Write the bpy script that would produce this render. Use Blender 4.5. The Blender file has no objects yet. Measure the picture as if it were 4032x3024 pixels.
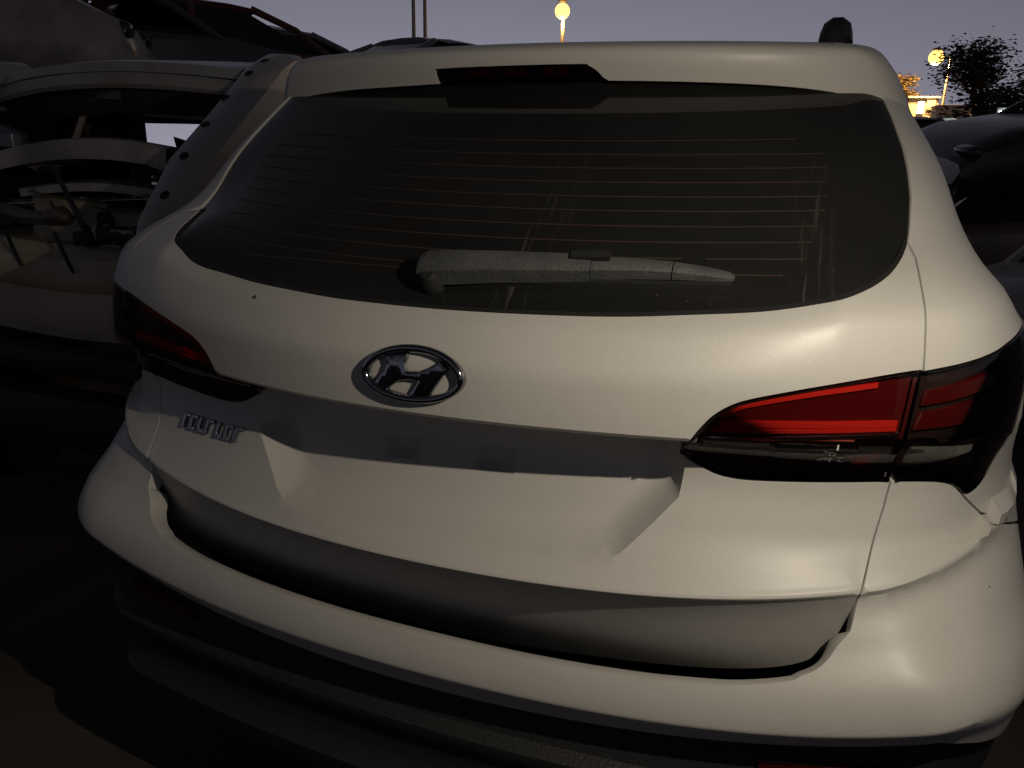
import bpy, bmesh, math, random
import numpy as np
from mathutils import Vector, Matrix
from mathutils.geometry import delaunay_2d_cdt

# ------------------------------------------------------------------ camera, sky, lamp, exposure
scene = bpy.context.scene
cam = bpy.data.objects.new('camera', bpy.data.cameras.new('camera'))
scene.collection.objects.link(cam); scene.camera = cam
_yaw, _pitch, _roll = 0.348987, 0.290262, 0.020590
_cy, _sy, _cp, _sp = math.cos(_yaw), math.sin(_yaw), math.cos(_pitch), math.sin(_pitch)
_f = Vector((-_sy*_cp, _cy*_cp, -_sp)); _r0 = Vector((_cy, _sy, 0)); _u0 = _r0.cross(_f)
_r = math.cos(_roll)*_r0 + math.sin(_roll)*_u0; _u = -math.sin(_roll)*_r0 + math.cos(_roll)*_u0
M = Matrix.Identity(4)
for i in range(3):
    M[i][0], M[i][1], M[i][2] = _r[i], _u[i], -_f[i]
M.translation = Vector((0.52392, -1.03321, 1.47153))
cam.matrix_world = M
cam.data.lens = 27.0573; cam.data.sensor_width = 36; cam.data.clip_start = .05; cam.data.clip_end = 2000

world = bpy.data.worlds.new('World'); scene.world = world; world.use_nodes = True
nt = world.node_tree; N = nt.nodes; L = nt.links
def wn(t, **k):
    n = N.new(t)
    for a, b in k.items(): setattr(n, a, b)
    return n
def wmath(op, a, b=None, clamp=False):
    n = wn('ShaderNodeMath', operation=op, use_clamp=clamp)
    for i, v in enumerate((a, b)):
        if v is None: continue
        if isinstance(v, (int, float)): n.inputs[i].default_value = v
        else: L.new(v, n.inputs[i])
    return n.outputs[0]
tc = wn('ShaderNodeTexCoord'); sep = wn('ShaderNodeSeparateXYZ'); L.new(tc.outputs['Generated'], sep.inputs[0])
dotn = wn('ShaderNodeVectorMath', operation='DOT_PRODUCT'); L.new(tc.outputs['Generated'], dotn.inputs[0])
dotn.inputs[1].default_value = (-.40, .92, 0.0)
toward = wmath('MULTIPLY_ADD', dotn.outputs['Value'], .5); N[-1].inputs[2].default_value = .5
toward = wmath('POWER', wmath('MAXIMUM', toward, 0.0), 4.2)
elev = wmath('ABSOLUTE', sep.outputs['Z'])
fall = wmath('EXPONENT', wmath('MULTIPLY', elev, -1.9)) if False else wmath('POWER', 2.718, wmath('MULTIPLY', elev, -2.6))
lum = wmath('MULTIPLY', wmath('MULTIPLY_ADD', toward, .94), fall); N[-1].inputs[0]
for n_ in N:
    if n_.type == 'MATH' and n_.operation == 'MULTIPLY_ADD' and n_.inputs[1].default_value == .94: n_.inputs[2].default_value = .012
nz = wn('ShaderNodeTexNoise'); nz.inputs['Scale'].default_value = 2.2; nz.inputs['Detail'].default_value = 3
mp = wn('ShaderNodeMapping'); mp.inputs['Scale'].default_value = (1, 1, 4); L.new(tc.outputs['Generated'], mp.inputs[0]); L.new(mp.outputs[0], nz.inputs[0])
mr = wn('ShaderNodeMapRange'); mr.inputs['To Min'].default_value = .93; mr.inputs['To Max'].default_value = 1.07
L.new(nz.outputs['Fac'], mr.inputs[0])
lum = wmath('MULTIPLY', lum, mr.outputs[0])
cr = wn('ShaderNodeMix', data_type='RGBA'); L.new(wmath('MULTIPLY', elev, 4.0, True), cr.inputs['Factor'])
cr.inputs['A'].default_value = (.222, .213, .268, 1); cr.inputs['B'].default_value = (.190, .188, .240, 1)
bg = wn('ShaderNodeBackground'); L.new(cr.outputs['Result'], bg.inputs['Color']); L.new(lum, bg.inputs['Strength'])
for n_ in list(N):
    if n_.type == 'BACKGROUND' and n_ != bg: N.remove(n_)
out = [n_ for n_ in N if n_.type == 'OUTPUT_WORLD'][0]; L.new(bg.outputs[0], out.inputs[0])

TORCH = (0.92, -0.54, 1.68)
tl = bpy.data.lights.new('hand_torch', 'SPOT'); tl.energy = 27; tl.color = (1.0, .885, .70); tl.shadow_soft_size = .008
tl.spot_size = math.radians(118); tl.spot_blend = 1.0
to = bpy.data.objects.new('hand_torch', tl); scene.collection.objects.link(to); to.location = TORCH
to.rotation_euler = (Vector((.36, .05, 1.10))-Vector(TORCH)).to_track_quat('-Z', 'Y').to_euler()

vs = scene.view_settings; vs.view_transform = 'Standard'; vs.look = 'None'; vs.exposure = 0; vs.gamma = 1; vs.use_curve_mapping = False
scene.cycles.max_bounces = 8; scene.cycles.diffuse_bounces = 1; scene.cycles.transparent_max_bounces = 12
scene.cycles.caustics_reflective = False; scene.cycles.caustics_refractive = False
scene.cycles.sample_clamp_indirect = 4

random.seed(4)
C = scene.collection

# ------------------------------------------------------------------ materials
def mat(name, base, rough=.5, metal=0., spec=.5, coat=0., coat_rough=.05, emit=None, strength=0., noise=None, bump=None, alpha=None, trans=0.):
    """noise = (scale, amount, second colour); bump = (scale, strength)"""
    m = bpy.data.materials.new(name); m.use_nodes = True
    t = m.node_tree; b = t.nodes['Principled BSDF']
    b.inputs['Base Color'].default_value = (*base, 1); b.inputs['Roughness'].default_value = rough
    b.inputs['Metallic'].default_value = metal; b.inputs['Specular IOR Level'].default_value = spec
    b.inputs['Coat Weight'].default_value = coat; b.inputs['Coat Roughness'].default_value = coat_rough
    b.inputs['Transmission Weight'].default_value = trans
    if emit: b.inputs['Emission Color'].default_value = (*emit, 1); b.inputs['Emission Strength'].default_value = strength
    co = t.nodes.new('ShaderNodeTexCoord')
    if noise:
        n = t.nodes.new('ShaderNodeTexNoise'); n.inputs['Scale'].default_value = noise[0]; n.inputs['Detail'].default_value = 6
        t.links.new(co.outputs['Object'], n.inputs[0])
        r = t.nodes.new('ShaderNodeMapRange'); r.inputs['From Min'].default_value = .42; r.inputs['From Max'].default_value = .68
        r.inputs['To Max'].default_value = noise[1]; t.links.new(n.outputs['Fac'], r.inputs[0])
        x = t.nodes.new('ShaderNodeMix'); x.data_type = 'RGBA'; t.links.new(r.outputs[0], x.inputs['Factor'])
        x.inputs['A'].default_value = (*base, 1); x.inputs['B'].default_value = (*noise[2], 1)
        t.links.new(x.outputs['Result'], b.inputs['Base Color'])
        r2 = t.nodes.new('ShaderNodeMapRange'); r2.inputs['To Min'].default_value = max(rough-.08, .02); r2.inputs['To Max'].default_value = min(rough+.15, 1)
        t.links.new(n.outputs['Fac'], r2.inputs[0]); t.links.new(r2.outputs[0], b.inputs['Roughness'])
    if bump:
        n = t.nodes.new('ShaderNodeTexNoise'); n.inputs['Scale'].default_value = bump[0]; n.inputs['Detail'].default_value = 4
        t.links.new(co.outputs['Object'], n.inputs[0])
        u = t.nodes.new('ShaderNodeBump'); u.inputs['Strength'].default_value = bump[1]; u.inputs['Distance'].default_value = .01
        t.links.new(n.outputs['Fac'], u.inputs['Height']); t.links.new(u.outputs[0], b.inputs['Normal'])
    return m

def paint_white():
    m = mat('pearl_white_paint', (.64, .62, .585), .50, 0, .5, .22, .30)
    t = m.node_tree; b = t.nodes['Principled BSDF']; co = t.nodes.new('ShaderNodeTexCoord')
    # mica flakes
    v = t.nodes.new('ShaderNodeTexVoronoi'); v.inputs['Scale'].default_value = 900; t.links.new(co.outputs['Object'], v.inputs[0])
    sx = t.nodes.new('ShaderNodeVectorMath'); sx.operation = 'SUBTRACT'; sx.inputs[1].default_value = (.5, .5, .5); t.links.new(v.outputs['Color'], sx.inputs[0])
    sc = t.nodes.new('ShaderNodeVectorMath'); sc.operation = 'SCALE'; sc.inputs['Scale'].default_value = .10; t.links.new(sx.outputs[0], sc.inputs[0])
    g = t.nodes.new('ShaderNodeNewGeometry'); ad = t.nodes.new('ShaderNodeVectorMath'); ad.operation = 'ADD'
    t.links.new(g.outputs['Normal'], ad.inputs[0]); t.links.new(sc.outputs[0], ad.inputs[1])
    no = t.nodes.new('ShaderNodeVectorMath'); no.operation = 'NORMALIZE'; t.links.new(ad.outputs[0], no.inputs[0]); t.links.new(no.outputs[0], b.inputs['Normal'])
    t.links.new(g.outputs['Normal'], b.inputs['Coat Normal'])
    # dust film, denser low down on the real panels, and small dark specks of dirt
    n = t.nodes.new('ShaderNodeTexNoise'); n.inputs['Scale'].default_value = 3.5; n.inputs['Detail'].default_value = 7; t.links.new(co.outputs['Object'], n.inputs[0])
    r = t.nodes.new('ShaderNodeMapRange'); r.inputs['From Min'].default_value = .35; r.inputs['From Max'].default_value = .75; r.inputs['To Max'].default_value = .35
    t.links.new(n.outputs['Fac'], r.inputs[0])
    x = t.nodes.new('ShaderNodeMix'); x.data_type = 'RGBA'; t.links.new(r.outputs[0], x.inputs['Factor'])
    x.inputs['A'].default_value = (.56, .545, .515, 1); x.inputs['B'].default_value = (.46, .44, .40, 1)
    v2 = t.nodes.new('ShaderNodeTexVoronoi'); v2.inputs['Scale'].default_value = 9.0; t.links.new(co.outputs['Object'], v2.inputs[0])
    n3 = t.nodes.new('ShaderNodeTexNoise'); n3.inputs['Scale'].default_value = 400; t.links.new(co.outputs['Object'], n3.inputs[0])
    a3 = t.nodes.new('ShaderNodeMath'); a3.operation = 'MULTIPLY_ADD'; a3.inputs[1].default_value = .03; t.links.new(n3.outputs['Fac'], a3.inputs[0]); t.links.new(v2.outputs['Distance'], a3.inputs[2])
    sepc = t.nodes.new('ShaderNodeSeparateColor'); t.links.new(v2.outputs['Color'], sepc.inputs[0])
    th = t.nodes.new('ShaderNodeMath'); th.operation = 'MULTIPLY'; th.inputs[1].default_value = .055; t.links.new(sepc.outputs[0], th.inputs[0])
    lt = t.nodes.new('ShaderNodeMath'); lt.operation = 'LESS_THAN'; t.links.new(a3.outputs[0], lt.inputs[0]); t.links.new(th.outputs[0], lt.inputs[1])
    x2 = t.nodes.new('ShaderNodeMix'); x2.data_type = 'RGBA'; t.links.new(lt.outputs[0], x2.inputs['Factor'])
    t.links.new(x.outputs['Result'], x2.inputs['A']); x2.inputs['B'].default_value = (.10, .08, .06, 1)
    t.links.new(x2.outputs['Result'], b.inputs['Base Color'])
    return m

def window_glass():
    m = mat('dusty_privacy_glass', (.010, .010, .010), .03, 0, .5)
    t = m.node_tree; b = t.nodes['Principled BSDF']; o = t.nodes['Material Output']
    co = t.nodes.new('ShaderNodeTexCoord')
    d = t.nodes.new('ShaderNodeBsdfDiffuse'); d.inputs['Color'].default_value = (.55, .52, .46, 1)
    n = t.nodes.new('ShaderNodeTexNoise'); n.inputs['Scale'].default_value = 4; n.inputs['Detail'].default_value = 8; t.links.new(co.outputs['Object'], n.inputs[0])
    r = t.nodes.new('ShaderNodeMapRange'); r.inputs['From Min'].default_value = .35; r.inputs['From Max'].default_value = .8; r.inputs['To Min'].default_value = .006; r.inputs['To Max'].default_value = .022
    t.links.new(n.outputs['Fac'], r.inputs[0])
    # dried run marks: noise stretched down the glass inside two bands
    mp = t.nodes.new('ShaderNodeMapping'); mp.inputs['Scale'].default_value = (110, 6, 6); t.links.new(co.outputs['Object'], mp.inputs[0])
    n2 = t.nodes.new('ShaderNodeTexNoise'); n2.inputs['Scale'].default_value = 1; n2.inputs['Detail'].default_value = 4; t.links.new(mp.outputs[0], n2.inputs[0])
    r2 = t.nodes.new('ShaderNodeMapRange'); r2.inputs['From Min'].default_value = .55; r2.inputs['From Max'].default_value = .72; r2.inputs['To Max'].default_value = .11
    t.links.new(n2.outputs['Fac'], r2.inputs[0])
    s = t.nodes.new('ShaderNodeSeparateXYZ'); t.links.new(co.outputs['Object'], s.inputs[0])
    def band(x0, slope, w):
        a = t.nodes.new('ShaderNodeMath'); a.operation = 'MULTIPLY_ADD'; a.inputs[1].default_value = slope; t.links.new(s.outputs['Z'], a.inputs[0]); t.links.new(s.outputs['X'], a.inputs[2])
        q = t.nodes.new('ShaderNodeMath'); q.operation = 'SUBTRACT'; q.inputs[1].default_value = x0+1.3*slope; t.links.new(a.outputs[0], q.inputs[0])
        ab = t.nodes.new('ShaderNodeMath'); ab.operation = 'ABSOLUTE'; t.links.new(q.outputs[0], ab.inputs[0])
        k = t.nodes.new('ShaderNodeMapRange'); k.inputs['From Min'].default_value = w; k.inputs['From Max'].default_value = w*.4; t.links.new(ab.outputs[0], k.inputs[0])
        return k.outputs[0]
    b1, b2 = band(.135, -.06, .045), band(.55, .10, .035)
    mx = t.nodes.new('ShaderNodeMath'); mx.operation = 'MAXIMUM'; t.links.new(b1, mx.inputs[0]); t.links.new(b2, mx.inputs[1])
    zf = t.nodes.new('ShaderNodeMapRange'); zf.inputs['From Min'].default_value = 1.50; zf.inputs['From Max'].default_value = 1.30; t.links.new(s.outputs['Z'], zf.inputs[0])
    m1 = t.nodes.new('ShaderNodeMath'); m1.operation = 'MULTIPLY'; t.links.new(mx.outputs[0], m1.inputs[0]); t.links.new(r2.outputs[0], m1.inputs[1])
    m2 = t.nodes.new('ShaderNodeMath'); m2.operation = 'MULTIPLY'; t.links.new(m1.outputs[0], m2.inputs[0]); t.links.new(zf.outputs[0], m2.inputs[1])
    # dust specks
    v = t.nodes.new('ShaderNodeTexVoronoi'); v.inputs['Scale'].default_value = 26; t.links.new(co.outputs['Object'], v.inputs[0])
    sc = t.nodes.new('ShaderNodeSeparateColor'); t.links.new(v.outputs['Color'], sc.inputs[0])
    th = t.nodes.new('ShaderNodeMath'); th.operation = 'MULTIPLY'; th.inputs[1].default_value = .05; t.links.new(sc.outputs[0], th.inputs[0])
    lt = t.nodes.new('ShaderNodeMath'); lt.operation = 'LESS_THAN'; t.links.new(v.outputs['Distance'], lt.inputs[0]); t.links.new(th.outputs[0], lt.inputs[1])
    l2 = t.nodes.new('ShaderNodeMath'); l2.operation = 'MULTIPLY_ADD'; l2.inputs[1].default_value = .06; t.links.new(lt.outputs[0], l2.inputs[0]); t.links.new(m2.outputs[0], l2.inputs[2])
    a = t.nodes.new('ShaderNodeMath'); a.operation = 'ADD'; t.links.new(r.outputs[0], a.inputs[0]); t.links.new(l2.outputs[0], a.inputs[1])
    x = t.nodes.new('ShaderNodeMixShader'); t.links.new(a.outputs[0], x.inputs[0]); t.links.new(b.outputs[0], x.inputs[1]); t.links.new(d.outputs[0], x.inputs[2])
    t.links.new(x.outputs[0], o.inputs[0])
    return m

def clear_cover(name, tint):
    m = bpy.data.materials.new(name); m.use_nodes = True; t = m.node_tree; t.nodes.clear()
    o = t.nodes.new('ShaderNodeOutputMaterial'); x = t.nodes.new('ShaderNodeMixShader'); f = t.nodes.new('ShaderNodeFresnel'); f.inputs[0].default_value = 1.5
    tr = t.nodes.new('ShaderNodeBsdfTransparent'); tr.inputs[0].default_value = (*tint, 1); g = t.nodes.new('ShaderNodeBsdfGlossy'); g.inputs['Roughness'].default_value = .04
    t.links.new(f.outputs[0], x.inputs[0]); t.links.new(tr.outputs[0], x.inputs[1]); t.links.new(g.outputs[0], x.inputs[2]); t.links.new(x.outputs[0], o.inputs[0])
    return m

def fluted(name, base, scale, axis=0, rough=.3, metal=.0):
    m = mat(name, base, rough, metal, .6); t = m.node_tree; b = t.nodes['Principled BSDF']
    co = t.nodes.new('ShaderNodeTexCoord'); w = t.nodes.new('ShaderNodeTexWave'); w.bands_direction = 'XYZ'[axis]; w.inputs['Scale'].default_value = scale; w.inputs['Distortion'].default_value = .4
    t.links.new(co.outputs['Object'], w.inputs[0]); u = t.nodes.new('ShaderNodeBump'); u.inputs['Strength'].default_value = .5; u.inputs['Distance'].default_value = .004
    t.links.new(w.outputs['Fac'], u.inputs['Height']); t.links.new(u.outputs[0], b.inputs['Normal'])
    return m

PW = paint_white(); GLASS = window_glass()
BLACK = mat('black_textured_plastic', (.020, .020, .021), .55, 0, .4, bump=(220, .25))
GAP = mat('dark_underbody', (.006, .006, .006), .9, 0, .1)
WIPER = mat('faded_black_plastic', (.062, .064, .066), .55, 0, .45, noise=(22, .5, (.10, .10, .095)), bump=(160, .2))
RUBBER = mat('rubber', (.012, .012, .012), .7)
CHROME = mat('chrome', (.36, .37, .39), .10, 1.0, noise=(40, .4, (.36, .36, .37)))
LAMPRED = fluted('deep_red_reflector', (.085, .003, .0025), 260, 0, .35)
LAMPBAR = mat('bright_red_light_guide', (.55, .02, .012), .3, .0, .8)
LAMPHOUSE = mat('dark_red_housing', (.07, .005, .005), .4)
LAMPBLACK = mat('smoked_lamp_housing', (.015, .012, .011), .3, noise=(30, .4, (.03, .02, .012)))
LAMPCHROME = mat('lamp_trim_chrome', (.62, .60, .60), .18, 1.0)
REVERSE = fluted('clear_reversing_reflector', (.05, .06, .055), 200, 2, .25)
AMBER = mat('amber_inner_reflector', (.22, .05, .015), .3, .3)
COVER = clear_cover('clear_lamp_cover', (.95, .82, .80)); COVERCLR = clear_cover('clear_reversing_cover', (.92, .95, .93))
COVERRED = clear_cover('red_brake_cover', (.98, .45, .40))
CHALK = mat('white_marker', (.80, .80, .74), .9)
HEAT = mat('heater_print', (.045, .024, .016), .7)
MARKED = mat('red_retroreflector', (.05, .003, .003), .35)

# ------------------------------------------------------------------ object helpers
def finish(name, bm, m, parent=None, smooth=35):
    me = bpy.data.meshes.new(name); bm.to_mesh(me); bm.free()
    o = bpy.data.objects.new(name, me); C.objects.link(o); me.materials.append(m)
    if smooth:
        me.polygons.foreach_set('use_smooth', [True]*len(me.polygons)); me.set_sharp_from_angle(angle=math.radians(smooth))
    if parent: o.parent = parent
    return o
def from_data(name, V, F, m, parent=None, smooth=35):
    me = bpy.data.meshes.new(name); me.from_pydata([tuple(map(float, v)) for v in V], [], F); me.validate()
    o = bpy.data.objects.new(name, me); C.objects.link(o); me.materials.append(m)
    if smooth:
        me.polygons.foreach_set('use_smooth', [True]*len(me.polygons)); me.set_sharp_from_angle(angle=math.radians(smooth))
    if parent: o.parent = parent
    return o
def thing(name, label, cat, loc=(0, 0, 0), rot=(0, 0, 0), group=None):
    o = bpy.data.objects.new(name, None); C.objects.link(o); o.location = loc; o.rotation_euler = rot; o.empty_display_size = .2
    o['label'] = label; o['category'] = cat
    if group: o['group'] = group
    return o
def tag(o, label, cat, group=None):
    o['label'] = label; o['category'] = cat
    if group: o['group'] = group
    return o
def box(bm, c, d, rot=None, bevel=0.):
    r = bmesh.ops.create_cube(bm, size=1); vs_ = r['verts']
    for v in vs_: v.co = Vector((v.co.x*d[0], v.co.y*d[1], v.co.z*d[2]))
    if bevel: 
        es = list({e for v in vs_ for e in v.link_edges}); rb = bmesh.ops.bevel(bm, geom=es, offset=bevel, segments=2, profile=.5, affect='EDGES'); vs_ = list({v for f in rb['faces'] for v in f.verts} | {v for v in vs_ if v.is_valid})
    for v in vs_:
        p = v.co
        if rot: p = rot @ p
        v.co = p+Vector(c)
def tube(bm, pts, r, n=8, cap=True):
    pts = [Vector(p) for p in pts]; rs = r if isinstance(r, (list, tuple)) else [r]*len(pts); rings = []
    for i, p in enumerate(pts):
        d = (pts[min(i+1, len(pts)-1)]-pts[max(i-1, 0)]).normalized()
        a = d.cross(Vector((0, 0, 1)) if abs(d.z) < .9 else Vector((1, 0, 0))).normalized(); b = d.cross(a)
        rings.append([bm.verts.new(p+(a*math.cos(q)+b*math.sin(q))*rs[i]) for q in [2*math.pi*k/n for k in range(n)]])
    for A, B in zip(rings, rings[1:]):
        for k in range(n): bm.faces.new((A[k], A[(k+1) % n], B[(k+1) % n], B[k]))
    if cap: bm.faces.new(rings[0]); bm.faces.new(rings[-1][::-1])
    bmesh.ops.recalc_face_normals(bm, faces=bm.faces)
def grid_mesh(P):
    """P (n, m, 3) -> verts, quads"""
    n, m = P.shape[:2]
    return P.reshape(-1, 3), [(i*m+j, i*m+j+1, (i+1)*m+j+1, (i+1)*m+j) for i in range(n-1) for j in range(m-1)]

# ------------------------------------------------------------------ skin of the white car as a surface (s round the body, z up)
# ---- rear skin of the car: X right, Y forward, Z up; s runs round the corner, z is height
WZ=np.array([(.20,.80),(.35,.86),(.45,.905),(.55,.945),(.63,.955),(.75,.948),(.87,.935),(.955,.922),(1.03,.910),(1.11,.898),(1.18,.888),(1.225,.878),(1.255,.858),(1.287,.838),(1.31,.816),(1.335,.800),(1.382,.779),(1.437,.760),(1.481,.741),(1.529,.714),(1.571,.690),(1.619,.664),(1.649,.640),(1.673,.616),(1.69,.595),(1.72,.53)])
def wfun(z): return pch1(z,WZ[:,0],WZ[:,1])
XCT=np.array([(.2,.70),(.40,.72),(.55,.76),(.65,.775),(.72,.765),(.80,.715),(.90,.70),(1.0,.71),(1.10,.745),(1.20,.74),(1.28,.72),(1.32,.70),(1.36,.682),(1.42,.668),(1.46,.655),(1.50,.640),(1.54,.620),(1.60,.59),(1.64,.57),(1.70,.45)])
RYT=np.array([(.2,.22),(.72,.22),(.82,.25),(.95,.25),(1.15,.22),(1.27,.20),(1.36,.16),(1.6,.14),(1.8,.14)])
def pch1(x,xs,ys):
    x=np.asarray(x,float); shp=x.shape; x=x.ravel()
    X=np.broadcast_to(xs,(len(x),len(xs))); Y=np.broadcast_to(ys,(len(x),len(ys)))
    return pch(x,X,Y).reshape(shp)
def pch(x,X,Y):
    """row-wise monotone cubic; X ascending (N,K)"""
    h=np.diff(X,axis=1); d=np.diff(Y,axis=1)/h
    m=np.zeros_like(Y)
    h0=h[:,:-1];h1=h[:,1:];d0=d[:,:-1];d1=d[:,1:]
    w1=2*h1+h0;w2=h1+2*h0
    ok=(d0*d1)>0
    with np.errstate(divide='ignore',invalid='ignore'):
        hm=(w1+w2)/(w1/np.where(ok,d0,1)+w2/np.where(ok,d1,1))
    m[:,1:-1]=np.where(ok,hm,0)
    m[:,0]=d[:,0]; m[:,-1]=d[:,-1]
    K=X.shape[1]
    i=np.clip((X<=x[:,None]).sum(1)-1,0,K-2); r=np.arange(len(x))
    hh=h[r,i]; t=(x-X[r,i])/hh
    y0=Y[r,i];y1=Y[r,i+1];m0=m[r,i];m1=m[r,i+1]
    lo=t<0; hi=t>1; tc=np.clip(t,0,1)
    v=(1+2*tc)*(1-tc)**2*y0+tc*(1-tc)**2*hh*m0+tc*tc*(3-2*tc)*y1+tc*tc*(tc-1)*hh*m1
    v=np.where(lo,y0+m0*t*hh,v); v=np.where(hi,y1+m1*(t-1)*hh,v)
    return v
def ev(co,x): return sum(c*x**k for k,c in co.items()) if isinstance(co,dict) else co+0*x
# fitted heights of the key lines
KZ={'strip': [1.2223, 0.0087, 0.0464, -0.0472, 0.3066], 'ridge': [1.0862, 0.0064, 0.0186, -0.049], 'crease': [0.8239, 0.0066, 0.0309, -0.0103, 0.1268], 'bcrease': [0.6359, 0.0, 0.0431, 0.0, 0.1108], 'bbot': [0.582, 0.0, 0.075, 0.0, 0.07]}
KL={'strip': 0.59, 'ridge': 0.41, 'crease': 0.729, 'bcrease': 0.838, 'bbot': 0.804}
def kz(n):
    return lambda x: np.polyval(KZ[n][::-1],np.clip(x,-KL[n],KL[n]))
strip,ridge,crease0,bcrease,bbot=[kz(n) for n in KZ]
def crease(x): return np.where(np.abs(x)<.66,crease0(x),np.interp(np.abs(x),[.66,.70,.74,.78,.83,.87,.92],[.861,.870,.882,.897,.918,.938,.955]))
k=lambda v: (lambda x: v+0*x)
UP=[(strip,-.004,.25,.05,-.014),(strip,.006,.25,.05,0.0),(strip,.038,.28,.03,.026),(k(1.36),.160,.31,0,0),(k(1.48),.310,.30,0,0),(k(1.62),.495,.27,0,0),(k(1.80),.74,.25,0,0)]
MID=[(crease,-.022,.21,.05,0),(crease,-.012,.21,.05,.012),(k(.93),.050,.17,.05,0),(k(1.0),.076,.15,.05,0),(k(1.045),.070,.16,.03,0),(ridge,.030,.22,0,-.018),(ridge,-.022,.27,.02,-.006),(ridge,-.032,.27,.02,.002),(k(1.16),-.028,.25,.05,0)]
TG=[(k(.55),.16,.13,0,0),(k(.67),.084,.13,0,0),(crease,-.010,.20,.05,-.011)]+MID+UP
BP=[(k(.42),.05,.12,0,0),(bbot,-.020,.12,0,0),(bcrease,-.049,.11,0,-.007),(bcrease,-.053,.11,0,.001),(bcrease,-.041,.11,0,.048),(bcrease,-.002,.13,.02,.115),(crease,-.008,.20,.05,-.014)]+MID+UP
CLAD=[(k(.20),.10,.12,0,0),(k(.355),-.028,.12,0,0),(k(.372),-.030,.12,0,0),(k(.385),-.012,.12,0,0),(k(.44),.0,.12,0,0),(k(.480),-.020,.12,0,0),(k(.493),-.018,.12,0,0),(k(.505),.005,.12,0,0),(k(.66),.03,.12,0,0)]
def splow(x): return 1.606-.045*x*x-.06*x**4
SPR=[(k(1.40),.50,.27,.05,0),(splow,.462,.27,.05,-.02),(splow,.452,.28,.05,0),(k(1.648),.437,.30,.05,0),(k(1.658),.439,.30,.05,0),(k(1.668),.452,.31,.05,0),(k(1.677),.485,.32,.05,0),(k(1.70),.62,.33,.05,0)]
def y0(X,z,rows):
    Xs=X; X=np.abs(X)
    Z=np.stack([f(Xs)+dz for f,yc,a,b,dz in rows],1); Y=np.stack([yc+a*X**2+b*X**4 for f,yc,a,b,dz in rows],1)
    Z=np.maximum.accumulate(Z+np.arange(len(rows))*1e-5,axis=1)
    return pch(z,Z,Y)
CL=.26   # arc length of the corner in s
def S(s,z,rows=TG,dxc=0,fry=1):
    """(s,z) -> xyz; s<0 is the left half"""
    s=np.asarray(s,float); z=np.asarray(z,float); sg=np.where(s<0,-1.,1.); a=np.abs(s)
    w=wfun(z); xc=pch1(z,XCT[:,0],XCT[:,1]); xc=xc+dxc; ry=fry*pch1(z,RYT[:,0],RYT[:,1]); rx=w-xc
    th=np.clip((a-xc)/CL,0,1)*np.pi/2
    X=np.where(a<xc,a,xc+rx*np.sin(th))
    e=np.maximum(a-xc-CL,0)
    Y=y0(sg*np.minimum(X,1),z,rows)+ry*(1-np.cos(th))+e
    X=X+.035*np.minimum(e,1.2)/1.2
    return np.stack([sg*X,Y,z],-1)

# ------------------------------------------------------------------ panels cut out of that surface
def resample(poly, step, closed=True):
    P = [np.array(p, float) for p in poly]; out = []
    n = len(P)
    for i in range(n if closed else n-1):
        a, b = P[i], P[(i+1) % n]; k_ = max(1, int(math.ceil(np.linalg.norm(b-a)/step)))
        out += [a+(b-a)*j/k_ for j in range(k_)]
    if not closed: out.append(P[-1])
    return np.array(out)
def smooth(pts, n=4):
    """Catmull-Rom through an open run of points"""
    P = [np.array(p, float) for p in pts]; P = [2*P[0]-P[1]]+P+[2*P[-1]-P[-2]]; out = []
    for i in range(1, len(P)-2):
        for j in range(n):
            t = j/n; out.append(.5*((2*P[i])+(P[i+1]-P[i-1])*t+(2*P[i-1]-5*P[i]+4*P[i+1]-P[i+2])*t*t+(-P[i-1]+3*P[i]-3*P[i+1]+P[i+2])*t**3))
    out.append(P[-2]); return [tuple(p) for p in out]
def inside(pts, poly):
    x, y = pts[:, 0], pts[:, 1]; r = np.zeros(len(pts), bool); n = len(poly)
    for i in range(n):
        x1, y1 = poly[i]; x2, y2 = poly[(i+1) % n]
        if y1 == y2: continue
        r ^= ((y1 > y) != (y2 > y)) & (x < (x2-x1)*(y-y1)/(y2-y1)+x1)
    return r
def edge_dist(pts, poly, closed=True):
    d = np.full(len(pts), 9.); n = len(poly)
    for i in range(n if closed else n-1):
        a = np.array(poly[i]); b = np.array(poly[(i+1) % n]); ab = b-a; l = ab@ab
        if l < 1e-12: continue
        t = np.clip(((pts-a)@ab)/l, 0, 1); d = np.minimum(d, np.linalg.norm(pts-(a+t[:, None]*ab), axis=1))
    return d
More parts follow.
